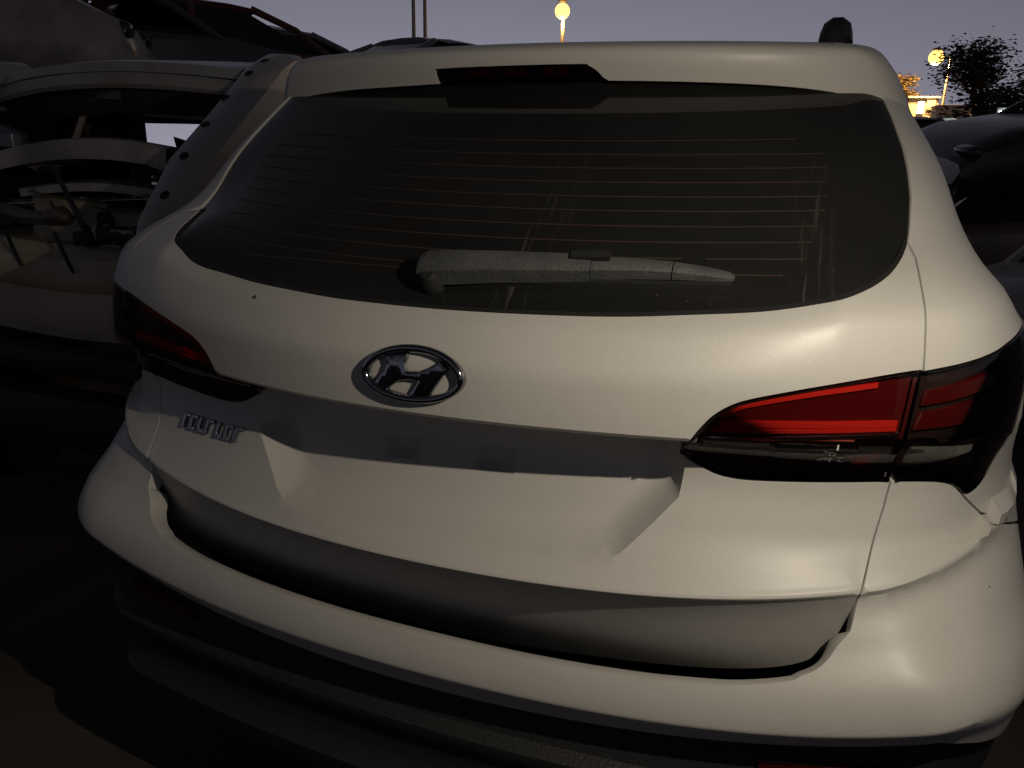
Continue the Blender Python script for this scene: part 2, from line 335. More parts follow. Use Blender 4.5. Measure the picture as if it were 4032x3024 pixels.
def panel(name, outer, m, parent=None, holes=(), rows=TG, fn=None, off=0., res=.012, bres=None, lines=(), chamfer=.0015, depth=.014, disp=None, smooth_angle=38, skw={}):
    bres = bres or res
    f3 = fn or (lambda s, z: S(s, z, rows, **skw))
    if disp:
        g3 = f3
        def f3(s, z):
            P = g3(s, z); P[..., 1] += disp(s, z); return P
    loops = [resample(p, bres) for p in [outer]+list(holes)]
    lo = np.array(outer).min(0); hi = np.array(outer).max(0)
    gx, gz = np.meshgrid(np.arange(lo[0]+res*.5, hi[0], res), np.arange(lo[1]+res*.5, hi[1], res))
    gx = gx+((np.arange(gx.shape[0]) % 2)*res*.5)[:, None]
    G = np.stack([gx.ravel(), gz.ravel()], 1)
    keep = inside(G, outer)
    for h in holes: keep &= ~inside(G, h)
    G = G[keep]
    for p in [outer]+list(holes): G = G[edge_dist(G, p) > .55*bres]
    pts = []; edges = []
    for l in loops:
        i0 = len(pts); pts += [tuple(p) for p in l]; edges += [(i0+i, i0+(i+1) % len(l)) for i in range(len(l))]
    for ln in lines:
        l = resample(ln, res, False); k_ = inside(l, outer)
        for h in holes: k_ &= ~inside(l, h)
        for p in [outer]+list(holes): k_ &= edge_dist(l, p) > .4*bres
        G = G[edge_dist(G, l, False) > .6*res]
        idx = {}
        for i in range(len(l)):
            if k_[i]: idx[i] = len(pts); pts.append(tuple(l[i]))
        edges += [(idx[i], idx[i+1]) for i in idx if i+1 in idx]
    pts += [tuple(p) for p in G]
    V, E, F = delaunay_2d_cdt([Vector(p) for p in pts], edges, [], 0, 1e-6)[:3]
    V2 = np.array([(v.x, v.y) for v in V]); F = np.array([tuple(f) for f in F])
    cen = V2[F].mean(1); k_ = inside(cen, outer)
    for h in holes: k_ &= ~inside(cen, h)
    F = F[k_]
    a, b, c = V2[F[:, 0]], V2[F[:, 1]], V2[F[:, 2]]
    ar = (b[:, 0]-a[:, 0])*(c[:, 1]-a[:, 1])-(b[:, 1]-a[:, 1])*(c[:, 0]-a[:, 0])
    F = F[np.abs(ar) > 1e-9]; ar = ar[np.abs(ar) > 1e-9]; F[ar < 0] = F[ar < 0][:, ::-1]
    used = np.unique(F); mp = -np.ones(len(V2), int); mp[used] = np.arange(len(used)); F = mp[F]; V2 = V2[used]
    P = f3(V2[:, 0], V2[:, 1]); h = 5e-4
    n = np.cross(f3(V2[:, 0]+h, V2[:, 1])-P, f3(V2[:, 0], V2[:, 1]+h)-P)
    n /= np.linalg.norm(n, axis=1)[:, None]+1e-12
    P = P+n*off
    Vs = [P]; Fs = [tuple(f) for f in F]
    if depth:
        cnt = {}
        for f in F:
            for i in range(3):
                e = (f[i], f[(i+1) % 3]); cnt[e] = 1
        be = [e for e in cnt if (e[1], e[0]) not in cnt]
        t = np.zeros_like(P)
        for i, j in be:
            d = P[j]-P[i]; o_ = np.cross(d, n[i]+n[j]); o_ /= np.linalg.norm(o_)+1e-12; t[i] += o_; t[j] += o_
        bv = sorted({i for e in be for i in e}); t[bv] /= np.linalg.norm(t[bv], axis=1)[:, None]+1e-12
        r1 = {}; r2 = {}; base = len(P); A = []; B = []
        for q, i in enumerate(bv):
            ch = chamfer(V2[i, 0], V2[i, 1], t[i]) if callable(chamfer) else chamfer
            p1 = P[i]+t[i]*ch*.7-n[i]*ch; A.append(p1); B.append(p1-n[i]*depth)
            r1[i] = base+q; r2[i] = base+len(bv)+q
        Vs += [np.array(A), np.array(B)]
        for i, j in be:
            Fs.append((j, i, r1[i], r1[j])); Fs.append((r1[j], r1[i], r2[i], r2[j]))
    return from_data(name, np.concatenate(Vs), Fs, m, parent, smooth_angle)
def mir(l): return [(-x, z) for x, z in l]

# ------------------------------------------------------------------ the white car
car = thing('parked_suv', 'white SUV seen from behind with its number plate missing', 'car')

GB_R = [(0, 1.241), (.147, 1.244), (.283, 1.249), (.385, 1.257), (.487, 1.267), (.562, 1.281), (.609, 1.294), (.646, 1.312), (.668, 1.333), (.680, 1.355)]
GB_L = [(0, 1.241), (-.134, 1.241), (-.192, 1.242), (-.279, 1.246), (-.359, 1.251), (-.43, 1.259), (-.481, 1.265), (-.52, 1.274), (-.555, 1.288), (-.59, 1.303), (-.618, 1.322), (-.640, 1.350)]
GR_UP = [(.680, 1.355), (.690, 1.385), (.698, 1.42), (.700, 1.462), (.698, 1.50), (.690, 1.55), (.67, 1.60)]
GL_UP = [(-.640, 1.350), (-.655, 1.39), (-.660, 1.44), (-.655, 1.50), (-.64, 1.55), (-.62, 1.60)]
glass_poly = smooth(GB_L[::-1]+GB_R[1:])+GR_UP[1:]+[(.4, 1.635), (0, 1.645), (-.4, 1.635)]+GL_UP[::-1][:-1]
LAMP_TOP = smooth([(.389, 1.042), (.400, 1.064), (.414, 1.089), (.428, 1.111), (.446, 1.131), (.477, 1.149), (.539, 1.166), (.601, 1.180), (.663, 1.193), (.702, 1.200)])
LAMP_BOT = smooth([(.389, 1.034), (.418, 1.018), (.445, 1.006), (.47, 1.001), (.498, 1.000), (.557, 1.003), (.626, 1.008), (.694, 1.014)])
SPLIT = [(.702, 1.200), (.699, 1.149), (.696, 1.105), (.695, 1.055), (.694, 1.014)]
LO_TOP = smooth([(.706, 1.1985), (.747, 1.207), (.786, 1.2145), (.817, 1.221), (.845, 1.228), (.90, 1.236), (.96, 1.238)])
LO_BOT = smooth([(.698, 1.014), (.736, 1.016), (.760, 1.012), (.775, 1.002), (.788, .986), (.804, .989), (.822, 1.008), (.840, 1.038), (.872, 1.08), (.90, 1.13), (.935, 1.19), (.96, 1.238)])
GAP_UP = [(.684, 1.346), (.690, 1.335), (.694, 1.307), (.698, 1.279), (.702, 1.231), (.704, 1.200)]
GAP_DN = [(.694, 1.014), (.690, .972), (.681, .922), (.674, .886), (.669, .860)]
GAP_LOW = smooth([(.669, .860), (.661, .806), (.649, .762), (.637, .737), (.615, .708), (.574, .683), (.513, .661), (.439, .642), (.341, .625), (.192, .605), (.076, .590), (0, .585)])
GAP_LOWL = smooth([(.669, .860), (.672, .800), (.680, .720), (.684, .682), (.672, .662), (.634, .644), (.547, .620), (.459, .602), (.356, .586), (.173, .584), (0, .585)])
def shrink(poly, d):
    """move a closed polygon's points inwards by d"""
    P = np.array(poly, float); n = len(P); A = 0
    for i in range(n): A += P[i][0]*P[(i+1) % n][1]-P[(i+1) % n][0]*P[i][1]
    sg = 1 if A > 0 else -1; out = []
    for i in range(n):
        e = P[(i+1) % n]-P[i-1]; e = e/(np.linalg.norm(e)+1e-9); out.append(tuple(P[i]+sg*d*np.array([-e[1], e[0]])))
    return out
TGT = GAP_UP+LAMP_TOP[::-1][1:]+LAMP_BOT[1:]+GAP_DN[1:]
tg_poly = smooth(GB_L[::-1]+GB_R[1:])+TGT+GAP_LOW[1:]+mir(TGT+GAP_LOWL[1:-1])[::-1]
# number-plate recess and the two clip pockets in it
REC = [(-.405, 1.075), (-.395, .964), (-.361, .922), (-.340, .898), (-.320, .877), (-.298, .863), (-.253, .854), (-.177, .851), (0, .849), (.177, .852), (.253, .857), (.298, .866), (.320, .879), (.340, .900), (.361, .923), (.395, .964), (.405, 1.075)]
POCK = [[(-.137, .941), (-.066, .946), (-.068, .985), (-.139, .980)], [(.038, .945), (.114, .945), (.114, .990), (.038, .990)]]
def tg_disp(s, z):
    s = np.asarray(s, float); z = np.asarray(z, float); p = np.stack([s.ravel(), z.ravel()], 1); d = np.zeros(len(p))
    near = (np.abs(p[:, 0]) < .42) & (p[:, 1] > .84) & (p[:, 1] < 1.08)
    if near.any():
        q = p[near]; i = inside(q, REC); e = edge_dist(q, REC, False); t = np.clip(e/.046, 0, 1)
        v = np.where(i, .050*(1-(1-t)**2), 0)
        top = np.clip((1.072-q[:, 1])/.010, 0, 1); v = v*top
        for P in POCK:
            j = inside(q, P); e = edge_dist(q, P); v += np.where(j, .010*np.clip(e/.006, 0, 1), 0)
        d[near] = v
    return d.reshape(s.shape)
xs_ = np.linspace(-.72, .72, 60)
def along(f, dz, lim_=.72): return [(x, float(f(np.array([x]))[0])+dz) for x in np.linspace(-lim_, lim_, 70)]
LN = [along(crease, d, .7) for d in (-.013, -.009, -.006, -.003, 0, .003, .006, .009, .013)]+[along(ridge, d, .46) for d in (-.022, -.014, -.006, -.002, .002)]+[along(strip, d, .66) for d in (-.014, -.007, 0, .006)]
LN += [REC[:], shrink(REC+[(0, 1.2)], .0)[:len(REC)]]
for P in POCK: LN += [P+[P[0]], shrink(P, .006)+[shrink(P, .006)[0]]]
tailgate = panel('tailgate', shrink(tg_poly, .0012), PW, car, rows=TG, res=.010, lines=LN, disp=tg_disp, chamfer=.0012, depth=.02)
panel('rear_window', shrink(glass_poly, .001), GLASS, car, off=-.004, res=.02, bres=.012, depth=.012, chamfer=.001)
gw = C.objects['rear_window']
# black rubber seal proud of the lower glass edge
seal = smooth(GB_L[::-1]+GB_R[1:]); seal_in = [(x*.994, z+.0045) for x, z in seal]
panel('window_seal', seal+seal_in[::-1], RUBBER, car, off=-.001, res=.02, bres=.012, depth=.01, chamfer=.0005)
# quarter panels
def s_at(y, z):
    z = np.array([z]); w = wfun(z); xc = pch1(z, XCT[:, 0], XCT[:, 1]); ry = pch1(z, RYT[:, 0], RYT[:, 1])
    return float((xc+CL+y-y0(w, z, TG)-ry)[0])
ARC = lambda ph: (1.06+.42*math.cos(ph), .37+.42*math.sin(ph))
def arc_s(ph): y, z = ARC(ph); return (s_at(y, z), z)
SEAM = [(.788, .986), (.802, .966), (.816, .948), (.88, .915), (1.02, .85)]
QR = GR_UP[:-1]+[(.675, 1.60), (.66, 1.635), (.80, 1.65)]+[(s_at(1.0, z), z) for z in (1.64, 1.5, 1.35, 1.2, 1.0, .80)]+[arc_s(math.radians(a)) for a in (112, 125, 138)]+SEAM[::-1]+LO_BOT[::-1][:-1][:0]
q_lamp = [p for p in LO_BOT[::-1] if p[0] > .789]      # up the outside of the lamp
q_poly = GR_UP[:-1]+[(.675, 1.60), (.66, 1.635), (.80, 1.65)]+[(s_at(1.0, z), z) for z in (1.64, 1.5, 1.35, 1.2, 1.0, .80)]+[arc_s(math.radians(a)) for a in (112, 125, 138)]+SEAM[::-1]+q_lamp[::-1]+LO_TOP[::-1][1:]+[(.706, 1.2)]+[(x+.0012, z) for x, z in GAP_UP[::-1]]
QL = [(.001, 0)]
for sgn in (1, -1):
    poly = q_poly if sgn > 0 else mir([(x if z < 1.34 else x-.036*min(1, (z-1.34)/.02), z) for x, z in q_poly])
    panel('quarter_panel', shrink(poly, .0006), PW, car, rows=BP, res=.016, bres=.014, lines=[[(sgn*(x), z) for x, z in along(crease, d)] for d in ()], depth=.02)
# bumper
LIP = smooth([(0, .703), (.14, .7035), (.236, .706), (.364, .712), (.433, .718), (.507, .727), (.571, .741), (.609, .754), (.631, .770), (.646, .792)])
BB = [(x, float(bbot(np.array([x]))[0])) for x in np.linspace(-.80, .80, 60)]
BR_ = [(.80, float(bbot(np.array([.8]))[0])), (.95, .69), (1.05, .70), (s_at(.66, .60), .60)]
b_end = [arc_s(math.radians(a)) for a in (165, 150, 140)]
BRT = [(x, z-.0075) for x, z in LIP if x < .60]+[(x+.002, z-.004) for x, z in LIP if x >= .60]+[(x+.0015, z) for x, z in GAP_LOW[::-1] if z > .80]+[(x+.0015, z) for x, z in GAP_DN[::-1][1:]]
BRT += LO_BOT[1:][:0]+[p for p in LO_BOT if .70 < p[0] < .788 and p[1] < 1.03]+[(x, z-.004) for x, z in SEAM]+[(s_at(.70, .665), .665)]
bumper_right = BRT+[arc_s(math.radians(a)) for a in (147, 160, 170)]+[(1.12, .50), (1.0, .585), (.90, .625), (.84, .650)]
bp_poly = [p for p in bumper_right]+[(x, z) for x, z in BB[::-1]]+mir(bumper_right)[::-1]
def lipch(s, z, t): return .011 if (t[2] > .3 and abs(s) < .66 and z < .80) else .0012
CR = [[(a, b+d) for a, b in ((.668, .864), (.70, .870), (.721, .880), (.741, .891), (.764, .905), (.788, .922), (.806, .94))] for d in (-.012, -.006, 0, .006)]
CRE = [[(.67, .864+d), (.701, .870+d), (.729, .880+d), (.758, .890+d), (.787, .904+d), (.816, .920+d), (.833, .937+d), (.838, .951+d)] for d in (0,)]
LB = [along(bcrease, d, .83) for d in (-.012, -.010, -.007, -.004, -.001, .002, .005)]
panel('bumper', shrink(bp_poly, .0006), PW, car, rows=BP, res=.012, lines=LB+CR+[mir(c) for c in CR], chamfer=lipch, depth=.03)
# black lower bumper
cl = [(x, .625) for x in np.linspace(-1.0, 1.0, 40)]+[(1.05, .5), (1.02, .30), (.8, .24)]+[(-.8, .24), (-1.02, .30), (-1.05, .5)]
panel('bumper_cladding', cl[::-1], BLACK, car, rows=CLAD, res=.016, lines=[[(x, z) for x in np.linspace(-.9, .9, 60)] for z in (.355, .372, .385, .480, .493, .505)], depth=.02)
for sgn in (1, -1):
    r = [(.56, .532), (.74, .545), (.75, .572), (.56, .556)]; panel('rear_reflector', r if sgn > 0 else mir(r), MARKED, car, rows=CLAD, off=.012, res=.03, depth=.012)
# dark structure behind the gaps
panel('body_shell', [(-1.25, .36), (1.25, .36), (1.15, 1.0), (1.0, 1.3), (.85, 1.60), (0, 1.655), (-.85, 1.60), (-1.0, 1.3), (-1.15, 1.0)], GAP, car, off=-.045, res=.035, depth=.0, disp=tg_disp)
# spoiler with the high brake lamp
BRK = smooth([(-.187, 1.6045), (-.1905, 1.612), (-.191, 1.6255), (-.183, 1.6305), (-.05, 1.6325), (.105, 1.6335), (.122, 1.631), (.138, 1.622), (.149, 1.611), (.158, 1.6062)], 3)
SP_LOW = [(-.80, 1.530), (-.72, 1.540), (-.666, 1.557), (-.608, 1.573), (-.563, 1.586), (-.504, 1.592), (-.415, 1.597), (-.306, 1.600), (-.19, 1.6035)]
SP_LOWR = [(.158, 1.6055), (.276, 1.604), (.419, 1.600), (.528, 1.592), (.607, 1.577), (.687, 1.552), (.76, 1.530), (.90, 1.505)]
sp_poly = smooth(SP_LOW)+BRK+smooth(SP_LOWR)+[(.95, 1.56), (.90, 1.64), (.72, 1.672), (.56, 1.675), (0, 1.677), (-.56, 1.675), (-.70, 1.672), (-.84, 1.64), (-.86, 1.56)]
SK = dict(dxc=.03, fry=.6)
panel('spoiler', sp_poly, PW, car, rows=SPR, skw=SK, res=.010, bres=.010, lines=[[(x, z) for x in np.linspace(-.62, .62, 80)] for z in (1.648, 1.653, 1.658, 1.663, 1.668)], chamfer=.003, depth=.055)
bk_poly = BRK+[(.158, 1.6045), (-.187, 1.6035)]
bl = panel('brake_lamp', BRK, COVERRED, car, rows=SPR, skw=SK, off=-.001, res=.012, bres=.008, depth=.008, chamfer=.001)
panel('housing', BRK, LAMPHOUSE, bl, rows=SPR, skw=SK, off=-.016, res=.02, depth=0)
for i in range(10):
    x = -.148+i*.0262; e = .017
    panel('led', [(x, 1.6115), (x+e, 1.6117), (x+e, 1.6255), (x, 1.6252)], LAMPBAR if i % 3 else LAMPRED, bl, rows=SPR, skw=SK, off=-.010, res=.02, depth=.005, chamfer=.002)
# roof skin and roof rails
def roof_z(x, y): return 1.676+.040*np.clip((y-.48)/.9, 0, 1)**.8-.030*(x/.6)**2*np.clip((y-.3)/.5, 0, 1)-.10*np.clip((np.abs(x)-.50)/.16, 0, 1)**2.2
T = np.linspace(-1, 1, 41); YY = [0, .03, .08, .16, .3, .5, .8, 1.2, 1.6, 2.0, 2.35]
P = np.zeros((len(YY), 41, 3))
for i, dy in enumerate(YY):
    x = T*(.60+.045*min(1, dy/.3)); y = .483+.32*x*x*(1 if dy < .3 else max(0, 1-(dy-.3)/.5))+dy; P[i] = np.stack([x, y, roof_z(x, y)-(.0015 if dy == 0 else 0)], 1)
V, F = grid_mesh(P); from_data('roof', V, F, PW, car)
for sgn in (1,):
    bm = bmesh.new(); x = .545*sgn
    pts = [(x*1.0, .70, 1.655), (x, .705, 1.690), (x, .73, 1.712), (x, .80, 1.722), (x*.99, 1.2, 1.742), (x*.99, 1.8, 1.752), (x*.99, 2.3, 1.745), (x*.99, 2.40, 1.70)]
    tube(bm, pts, [.030, .032, .030, .022, .017, .017, .017, .02], 10); finish('roof_rail', bm, BLACK, car, 60)
# sides, front end, wheels: what a step to the side would show
def side(sgn): return lambda a, z: np.stack([sgn*(wfun(z)+.035*np.minimum(np.maximum(a-.4, 0), 1.0)-.03*np.clip(a-3.4, 0, 2)**2), a*sgn, z], -1)
SIDE_IN = np.array
WSD = [(1.0, .80), (1.13, .785), (1.30, .715), (1.44, .555), (1.48, .40), (2.3, .36), (3.1, .36), (3.34, .40), (3.40, .57), (3.55, .73), (3.76, .79), (3.97, .73), (4.12, .57), (4.16, .42), (4.52, .45), (4.56, .75), (4.50, .93), (3.55, 1.10), (2.70, 1.60), (1.9, 1.645), (1.0, 1.64)]
W1 = [(1.12, 1.24), (2.02, 1.20), (2.02, 1.56), (1.35, 1.575)]; W2 = [(2.10, 1.20), (3.20, 1.16), (2.65, 1.54), (2.10, 1.565)]
for sgn in (1, -1):
    fn = side(sgn); q = lambda l: [(y*sgn, z) for y, z in l]
    fs = lambda a, z, f=fn, g=sgn: np.stack([g*(wfun(z)+.035*np.minimum(np.maximum(np.abs(a)-.4, 0), 1.0)-.05*np.clip(np.abs(a)-3.5, 0, 2)**2), np.abs(a), z], -1)
    panel('body_side', q(WSD), PW, car, holes=[q(W1), q(W2)], fn=fs, res=.07, bres=.05, depth=.02)
    for w_ in (W1, W2): panel('side_window', q(shrink(w_, .004)), GLASS, car, fn=fs, off=-.006, res=.08, depth=.01)
    for yw in (1.06, 3.76):
        bm = bmesh.new(); prof = [(.20, .0), (.235, .01), (.30, .02), (.335, .035), (.35, .07), (.35, .17), (.335, .205), (.22, .21)]
        ring = []
        for k_ in range(28):
            a = 2*math.pi*k_/28; ring.append([bm.verts.new((sgn*(.905-d), yw+r*math.cos(a), .35+r*math.sin(a))) for r, d in prof])
        for k_ in range(28):
            for j in range(len(prof)-1): bm.faces.new((ring[k_][j], ring[(k_+1) % 28][j], ring[(k_+1) % 28][j+1], ring[k_][j+1]))
        bmesh.ops.recalc_face_normals(bm, faces=bm.faces); wh = finish('wheel', bm, RUBBER, car)
        bm = bmesh.new(); tube(bm, [(sgn*.90, yw, .35), (sgn*.885, yw, .35)], [.06, .07], 14)
        for k_ in range(5):
            a = 2*math.pi*k_/5; R_ = Matrix.Rotation(a, 3, 'X'); box(bm, Vector((sgn*.885, yw, .35))+R_ @ Vector((0, 0, .13)), (.025, .05, .17), R_, .006)
        tube(bm, [(sgn*.875, yw, .35), (sgn*.74, yw, .35)], [.235, .235], 28, False); finish('rim', bm, mat('alloy', (.35, .35, .36), .35, 1.) if 'alloy' not in bpy.data.materials else bpy.data.materials['alloy'], wh)
def ruled(name, A, B, m, bow, n=16):
    P = np.zeros((len(A), n+1, 3))
    for i, ((ya, za), (wa)) in enumerate(zip(A, B)):
        t = np.linspace(-1, 1, n+1); P[i] = np.stack([t*wa, ya+bow[0]*(1-t*t), za+bow[1]*(1-t*t)], 1)
    V, F = grid_mesh(P); return from_data(name, V, F, m, car)
wz = lambda z: float(wfun(np.array([z]))[0])+.03
ruled('windscreen', [(2.70, 1.60), (3.1, 1.365), (3.55, 1.10)], [wz(1.6), wz(1.365), wz(1.1)], GLASS, (.16, .05))
ruled('roof_front', [(2.45, 1.62), (2.6, 1.612), (2.70, 1.602)], [wz(1.62), wz(1.61), wz(1.6)], PW, (.14, .065))
ruled('bonnet', [(3.55, 1.102), (4.0, 1.03), (4.4, .95), (4.52, .85)], [wz(1.1), wz(1.03)-.01, .80, .74], PW, (.14, .05))
ruled('front_bumper', [(4.53, .84), (4.60, .7), (4.60, .5), (4.50, .3)], [.76, .80, .80, .76], PW, (.14, .0))
bm = bmesh.new(); box(bm, (0, 2.3, .33), (1.6, 4.2, .1)); finish('floor_pan', bm, GAP, car, 0)

# heater lines on the rear glass
HL = [(.50, 1.508, .50), (.545, 1.485, .5), (.553, 1.463, .5), (.556, 1.441, .5), (.558, 1.419, .5), (.557, 1.398, .5), (.552, 1.376, .5), (.544, 1.354, .5), (.536, 1.332, .5), (.508, 1.311, .5), (.431, 1.2885, .5)]
for i, (x1, z, _) in enumerate(HL):
    segs = [(-x1, x1)] if i != 8 else [(-x1, .36), (.395, x1)]
    for a_, b_ in segs:
        n_ = 30; xx = np.linspace(a_, b_, n_); zz = z-.010*(1-(xx/x1)**2)*(1 if i < 10 else -.4); w_ = .0009
        panel('heater_line', [(x, y-w_) for x, y in zip(xx, zz)]+[(x, y+w_) for x, y in zip(xx[::-1], zz[::-1])], HEAT, gw, off=-.0032, res=.05, depth=0, smooth_angle=0)

# tail lamps
CHR = [(.424, 1.0875), (.470, 1.0895), (.522, 1.091), (.60, 1.0965), (.690, 1.1025), (.690, 1.1075), (.60, 1.1015), (.522, 1.0965), (.470, 1.0945), (.430, 1.093)]
def band(pts, h): return [(x, z-h/2) for x, z in pts]+[(x, z+h/2) for x, z in pts[::-1]]
STROKES = [[(.6095, 1.0587), (.6232, 1.0595)], [(.6183, 1.0588), (.6149, 1.0516), (.6147, 1.0491), (.6179, 1.0485), (.6211, 1.0487)], [(.5863, 1.048), (.592, 1.0529), (.5985, 1.0559), (.5968, 1.0498)], [(.5977, 1.0524), (.6048, 1.0562), (.6031, 1.0502), (.6024, 1.0461)], [(.6066, 1.0937), (.6071, 1.0885)], [(.5913, 1.087), (.595, 1.0824), (.6047, 1.0831)], [(.6028, 1.0801), (.6012, 1.0683), (.601, 1.0652), (.6033, 1.062)], [(.6083, 1.0705), (.6087, 1.0637), (.6057, 1.0631)]]
for sgn in (1, -1):
    q = (lambda l: l) if sgn > 0 else mir
    inner = LAMP_TOP+SPLIT[1:-1]+LAMP_BOT[::-1]
    outer_ = LO_TOP+LO_BOT[::-1]
    lab = {}
    for kind, poly in (('tail_lamp', inner), ('corner_lamp', outer_)):
        P = shrink(poly, .003); lamp = panel(kind, q(P), LAMPBLACK if kind == 'corner_lamp' else LAMPHOUSE, car, off=-.016, res=.02, bres=.012, depth=0)
        panel('lens_cover', q(P), COVER, lamp, off=.0025, res=.016, bres=.010, depth=.016, chamfer=.002)
        lab[kind] = lamp
    t_ = lab['tail_lamp']; c_ = lab['corner_lamp']
    red = [p for p in shrink(LAMP_TOP+[(.690, 1.19), (.690, 1.11), (.60, 1.104), (.522, 1.099), (.43, 1.096)], .010)]
    panel('red_reflector', q(red), LAMPRED, t_, off=-.013, res=.02, bres=.012, depth=.004)
    panel('light_guide', q(band([(.452, 1.1125), (.52, 1.1145), (.60, 1.117), (.685, 1.1205)], .0075)), LAMPBAR, t_, off=-.006, res=.02, depth=.006, chamfer=.002)
    panel('light_guide', q(band([(.444, 1.1035), (.52, 1.1050), (.60, 1.1085), (.685, 1.1135)], .0055)), LAMPBAR, t_, off=-.007, res=.02, depth=.006, chamfer=.002)
    panel('light_guide', q(band([(.452, 1.124), (.478, 1.1395), (.52, 1.1505), (.58, 1.1635), (.652, 1.177)], .0065)), LAMPBAR, t_, off=-.007, res=.02, depth=.006, chamfer=.002)
    panel('chrome_trim', q(CHR), LAMPCHROME, t_, off=-.006, res=.02, depth=.008, chamfer=.002)
    rv = [(.520, 1.043), (.524, 1.040), (.634, 1.043), (.639, 1.047), (.636, 1.085), (.631, 1.089), (.526, 1.086), (.521, 1.082)]
    panel('reversing_reflector', q(rv), REVERSE, t_, off=-.012, res=.02, bres=.01, depth=0)
    panel('amber_reflector', q([(.526, 1.0815), (.632, 1.0845), (.632, 1.0885), (.526, 1.0855)]), AMBER, t_, off=-.008, res=.02, depth=.004)
    panel('reversing_cover', q(rv), COVERCLR, t_, off=.004, res=.02, bres=.008, depth=.006, chamfer=.002)
    panel('reversing_rim', q(band([(.523, 1.0405), (.635, 1.0435)], .0028)), LAMPCHROME, t_, off=.001, res=.02, depth=.004, chamfer=.001)
    if sgn > 0:
        for st in STROKES:
            pts = smooth(st, 4) if len(st) > 2 else st; w_ = .0011; A = []; B = []
            for i in range(len(pts)):
                e = np.array(pts[min(i+1, len(pts)-1)])-np.array(pts[max(i-1, 0)]); e = e/np.linalg.norm(e); nn = np.array([-e[1], e[0]])*w_
                A.append(tuple(np.array(pts[i])+nn)); B.append(tuple(np.array(pts[i])-nn))
            panel('marker_stroke', A+B[::-1], CHALK, t_, off=.0065, res=.01, depth=0, smooth_angle=0)
    panel('light_strip', q(smooth([(.715, 1.148), (.75, 1.155), (.785, 1.162), (.808, 1.166), (.826, 1.168)])+smooth([(.832, 1.190), (.808, 1.188), (.785, 1.184), (.75, 1.176), (.718, 1.168)])), LAMPRED, c_, off=-.008, res=.02, depth=.006, chamfer=.002)
    panel('light_strip', q(smooth([(.710, 1.112), (.75, 1.117), (.785, 1.122), (.812, 1.128)])+smooth([(.815, 1.156), (.785, 1.150), (.75, 1.143), (.716, 1.136)])), LAMPRED, c_, off=-.008, res=.02, depth=.006, chamfer=.002)
    panel('lower_bulb_reflector', q([(.745, 1.035), (.80, 1.03), (.83, 1.06), (.82, 1.095), (.75, 1.09)]), LAMPBLACK, c_, off=-.012, res=.02, depth=.004, chamfer=.003)

# emblem: oval ring with a slanted bar figure inside
def ell(a, b, n=64, tilt=.028): return [(a*math.cos(q)*math.cos(tilt)-b*math.sin(q)*math.sin(tilt), 1.1475+a*math.cos(q)*math.sin(tilt)+b*math.sin(q)*math.cos(tilt)) for q in [2*math.pi*k_/n for k_ in range(n)]]
em = panel('emblem', ell(.0826, .0392), CHROME, car, holes=[ell(.0778, .0343)], off=.014, res=.006, bres=.005, chamfer=.0045, depth=.012, smooth_angle=60)
HB = [(-.047, 1.1704), (-.042, 1.163), (-.0469, 1.1515), (-.056, 1.140), (-.066, 1.1285), (-.0588, 1.1174), (-.0453, 1.1169), (-.0368, 1.1268), (-.0213, 1.1374), (-.0037, 1.1411), (.0114, 1.1418), (.0036, 1.1286), (-.0045, 1.1124), (.0257, 1.1146), (.0391, 1.1349), (.0535, 1.1564), (.058, 1.163), (.046, 1.1725), (.029, 1.1632), (.0099, 1.1549), (-.011, 1.1525), (-.0133, 1.1638), (-.0107, 1.1770), (-.036, 1.1745)]
panel('emblem_bar', shrink(HB[::-1], .002), CHROME, em, off=.010, res=.006, bres=.004, chamfer=.003, depth=.011, smooth_angle=60)
# chrome model lettering, too dark to read in the photograph: slanted strokes with joining bars
bd = None
gl = [(-.600, 0, 1), (-.578, 1, 1), (-.553, 1, 0), (-.531, 0, 1), (-.500, 1, 0), (-.476, 1, 1), (-.452, 0, 1)]
for i, (x, b1, b2) in enumerate(gl):
    z = .930-.0045*i*0; h_ = .027; w_ = .0055
    polys = [[(x, z), (x+w_, z), (x+w_+.006, z+h_), (x+.006, z+h_)]]
    if b1: polys.append([(x+.008, z), (x+.020, z+.001), (x+.0205, z+.006), (x+.009, z+.005)])
    if b2: polys.append([(x+.013, z+h_-.005), (x+.024, z+h_-.004), (x+.0245, z+h_), (x+.0135, z+h_)])
    for p_ in polys:
        if bd is None: bd = panel('model_badge', p_, CHROME, car, off=.007, res=.01, depth=.007, chamfer=.001)
        else: panel('badge_stroke', p_, CHROME, bd, off=.007, res=.01, depth=.007, chamfer=.001)
# rear wiper
def sweep(name, pts, secs, m, parent):
    """pts: (s, z) along the glass; secs: per point list of (dz, off)"""
    P = np.zeros((len(pts), len(secs[0]), 3))
    for i, ((s, z), sec) in enumerate(zip(pts, secs)):
        for j, (dz, of) in enumerate(sec):
            a = np.array([s]); b = np.array([z+dz]); p = S(a, b); h = 1e-3; n = np.cross(S(a+h, b)-p, S(a, b+h)-p)[0]; n /= np.linalg.norm(n); P[i, j] = p[0]+n*of
    n_, k_ = P.shape[:2]; V, F = grid_mesh(np.concatenate([P, P[:, :1]], 1)); V = list(V)
    F += [tuple(range(k_))[::-1], tuple((n_-1)*(k_+1)+j for j in range(k_))]
    bm = bmesh.new(); vv = [bm.verts.new(v) for v in V]
    for f in F:
        try: bm.faces.new([vv[i] for i in f])
        except ValueError: pass
    bmesh.ops.remove_doubles(bm, verts=bm.verts, dist=1e-5); bmesh.ops.recalc_face_normals(bm, faces=bm.faces)
    return finish(name, bm, m, parent, 40)
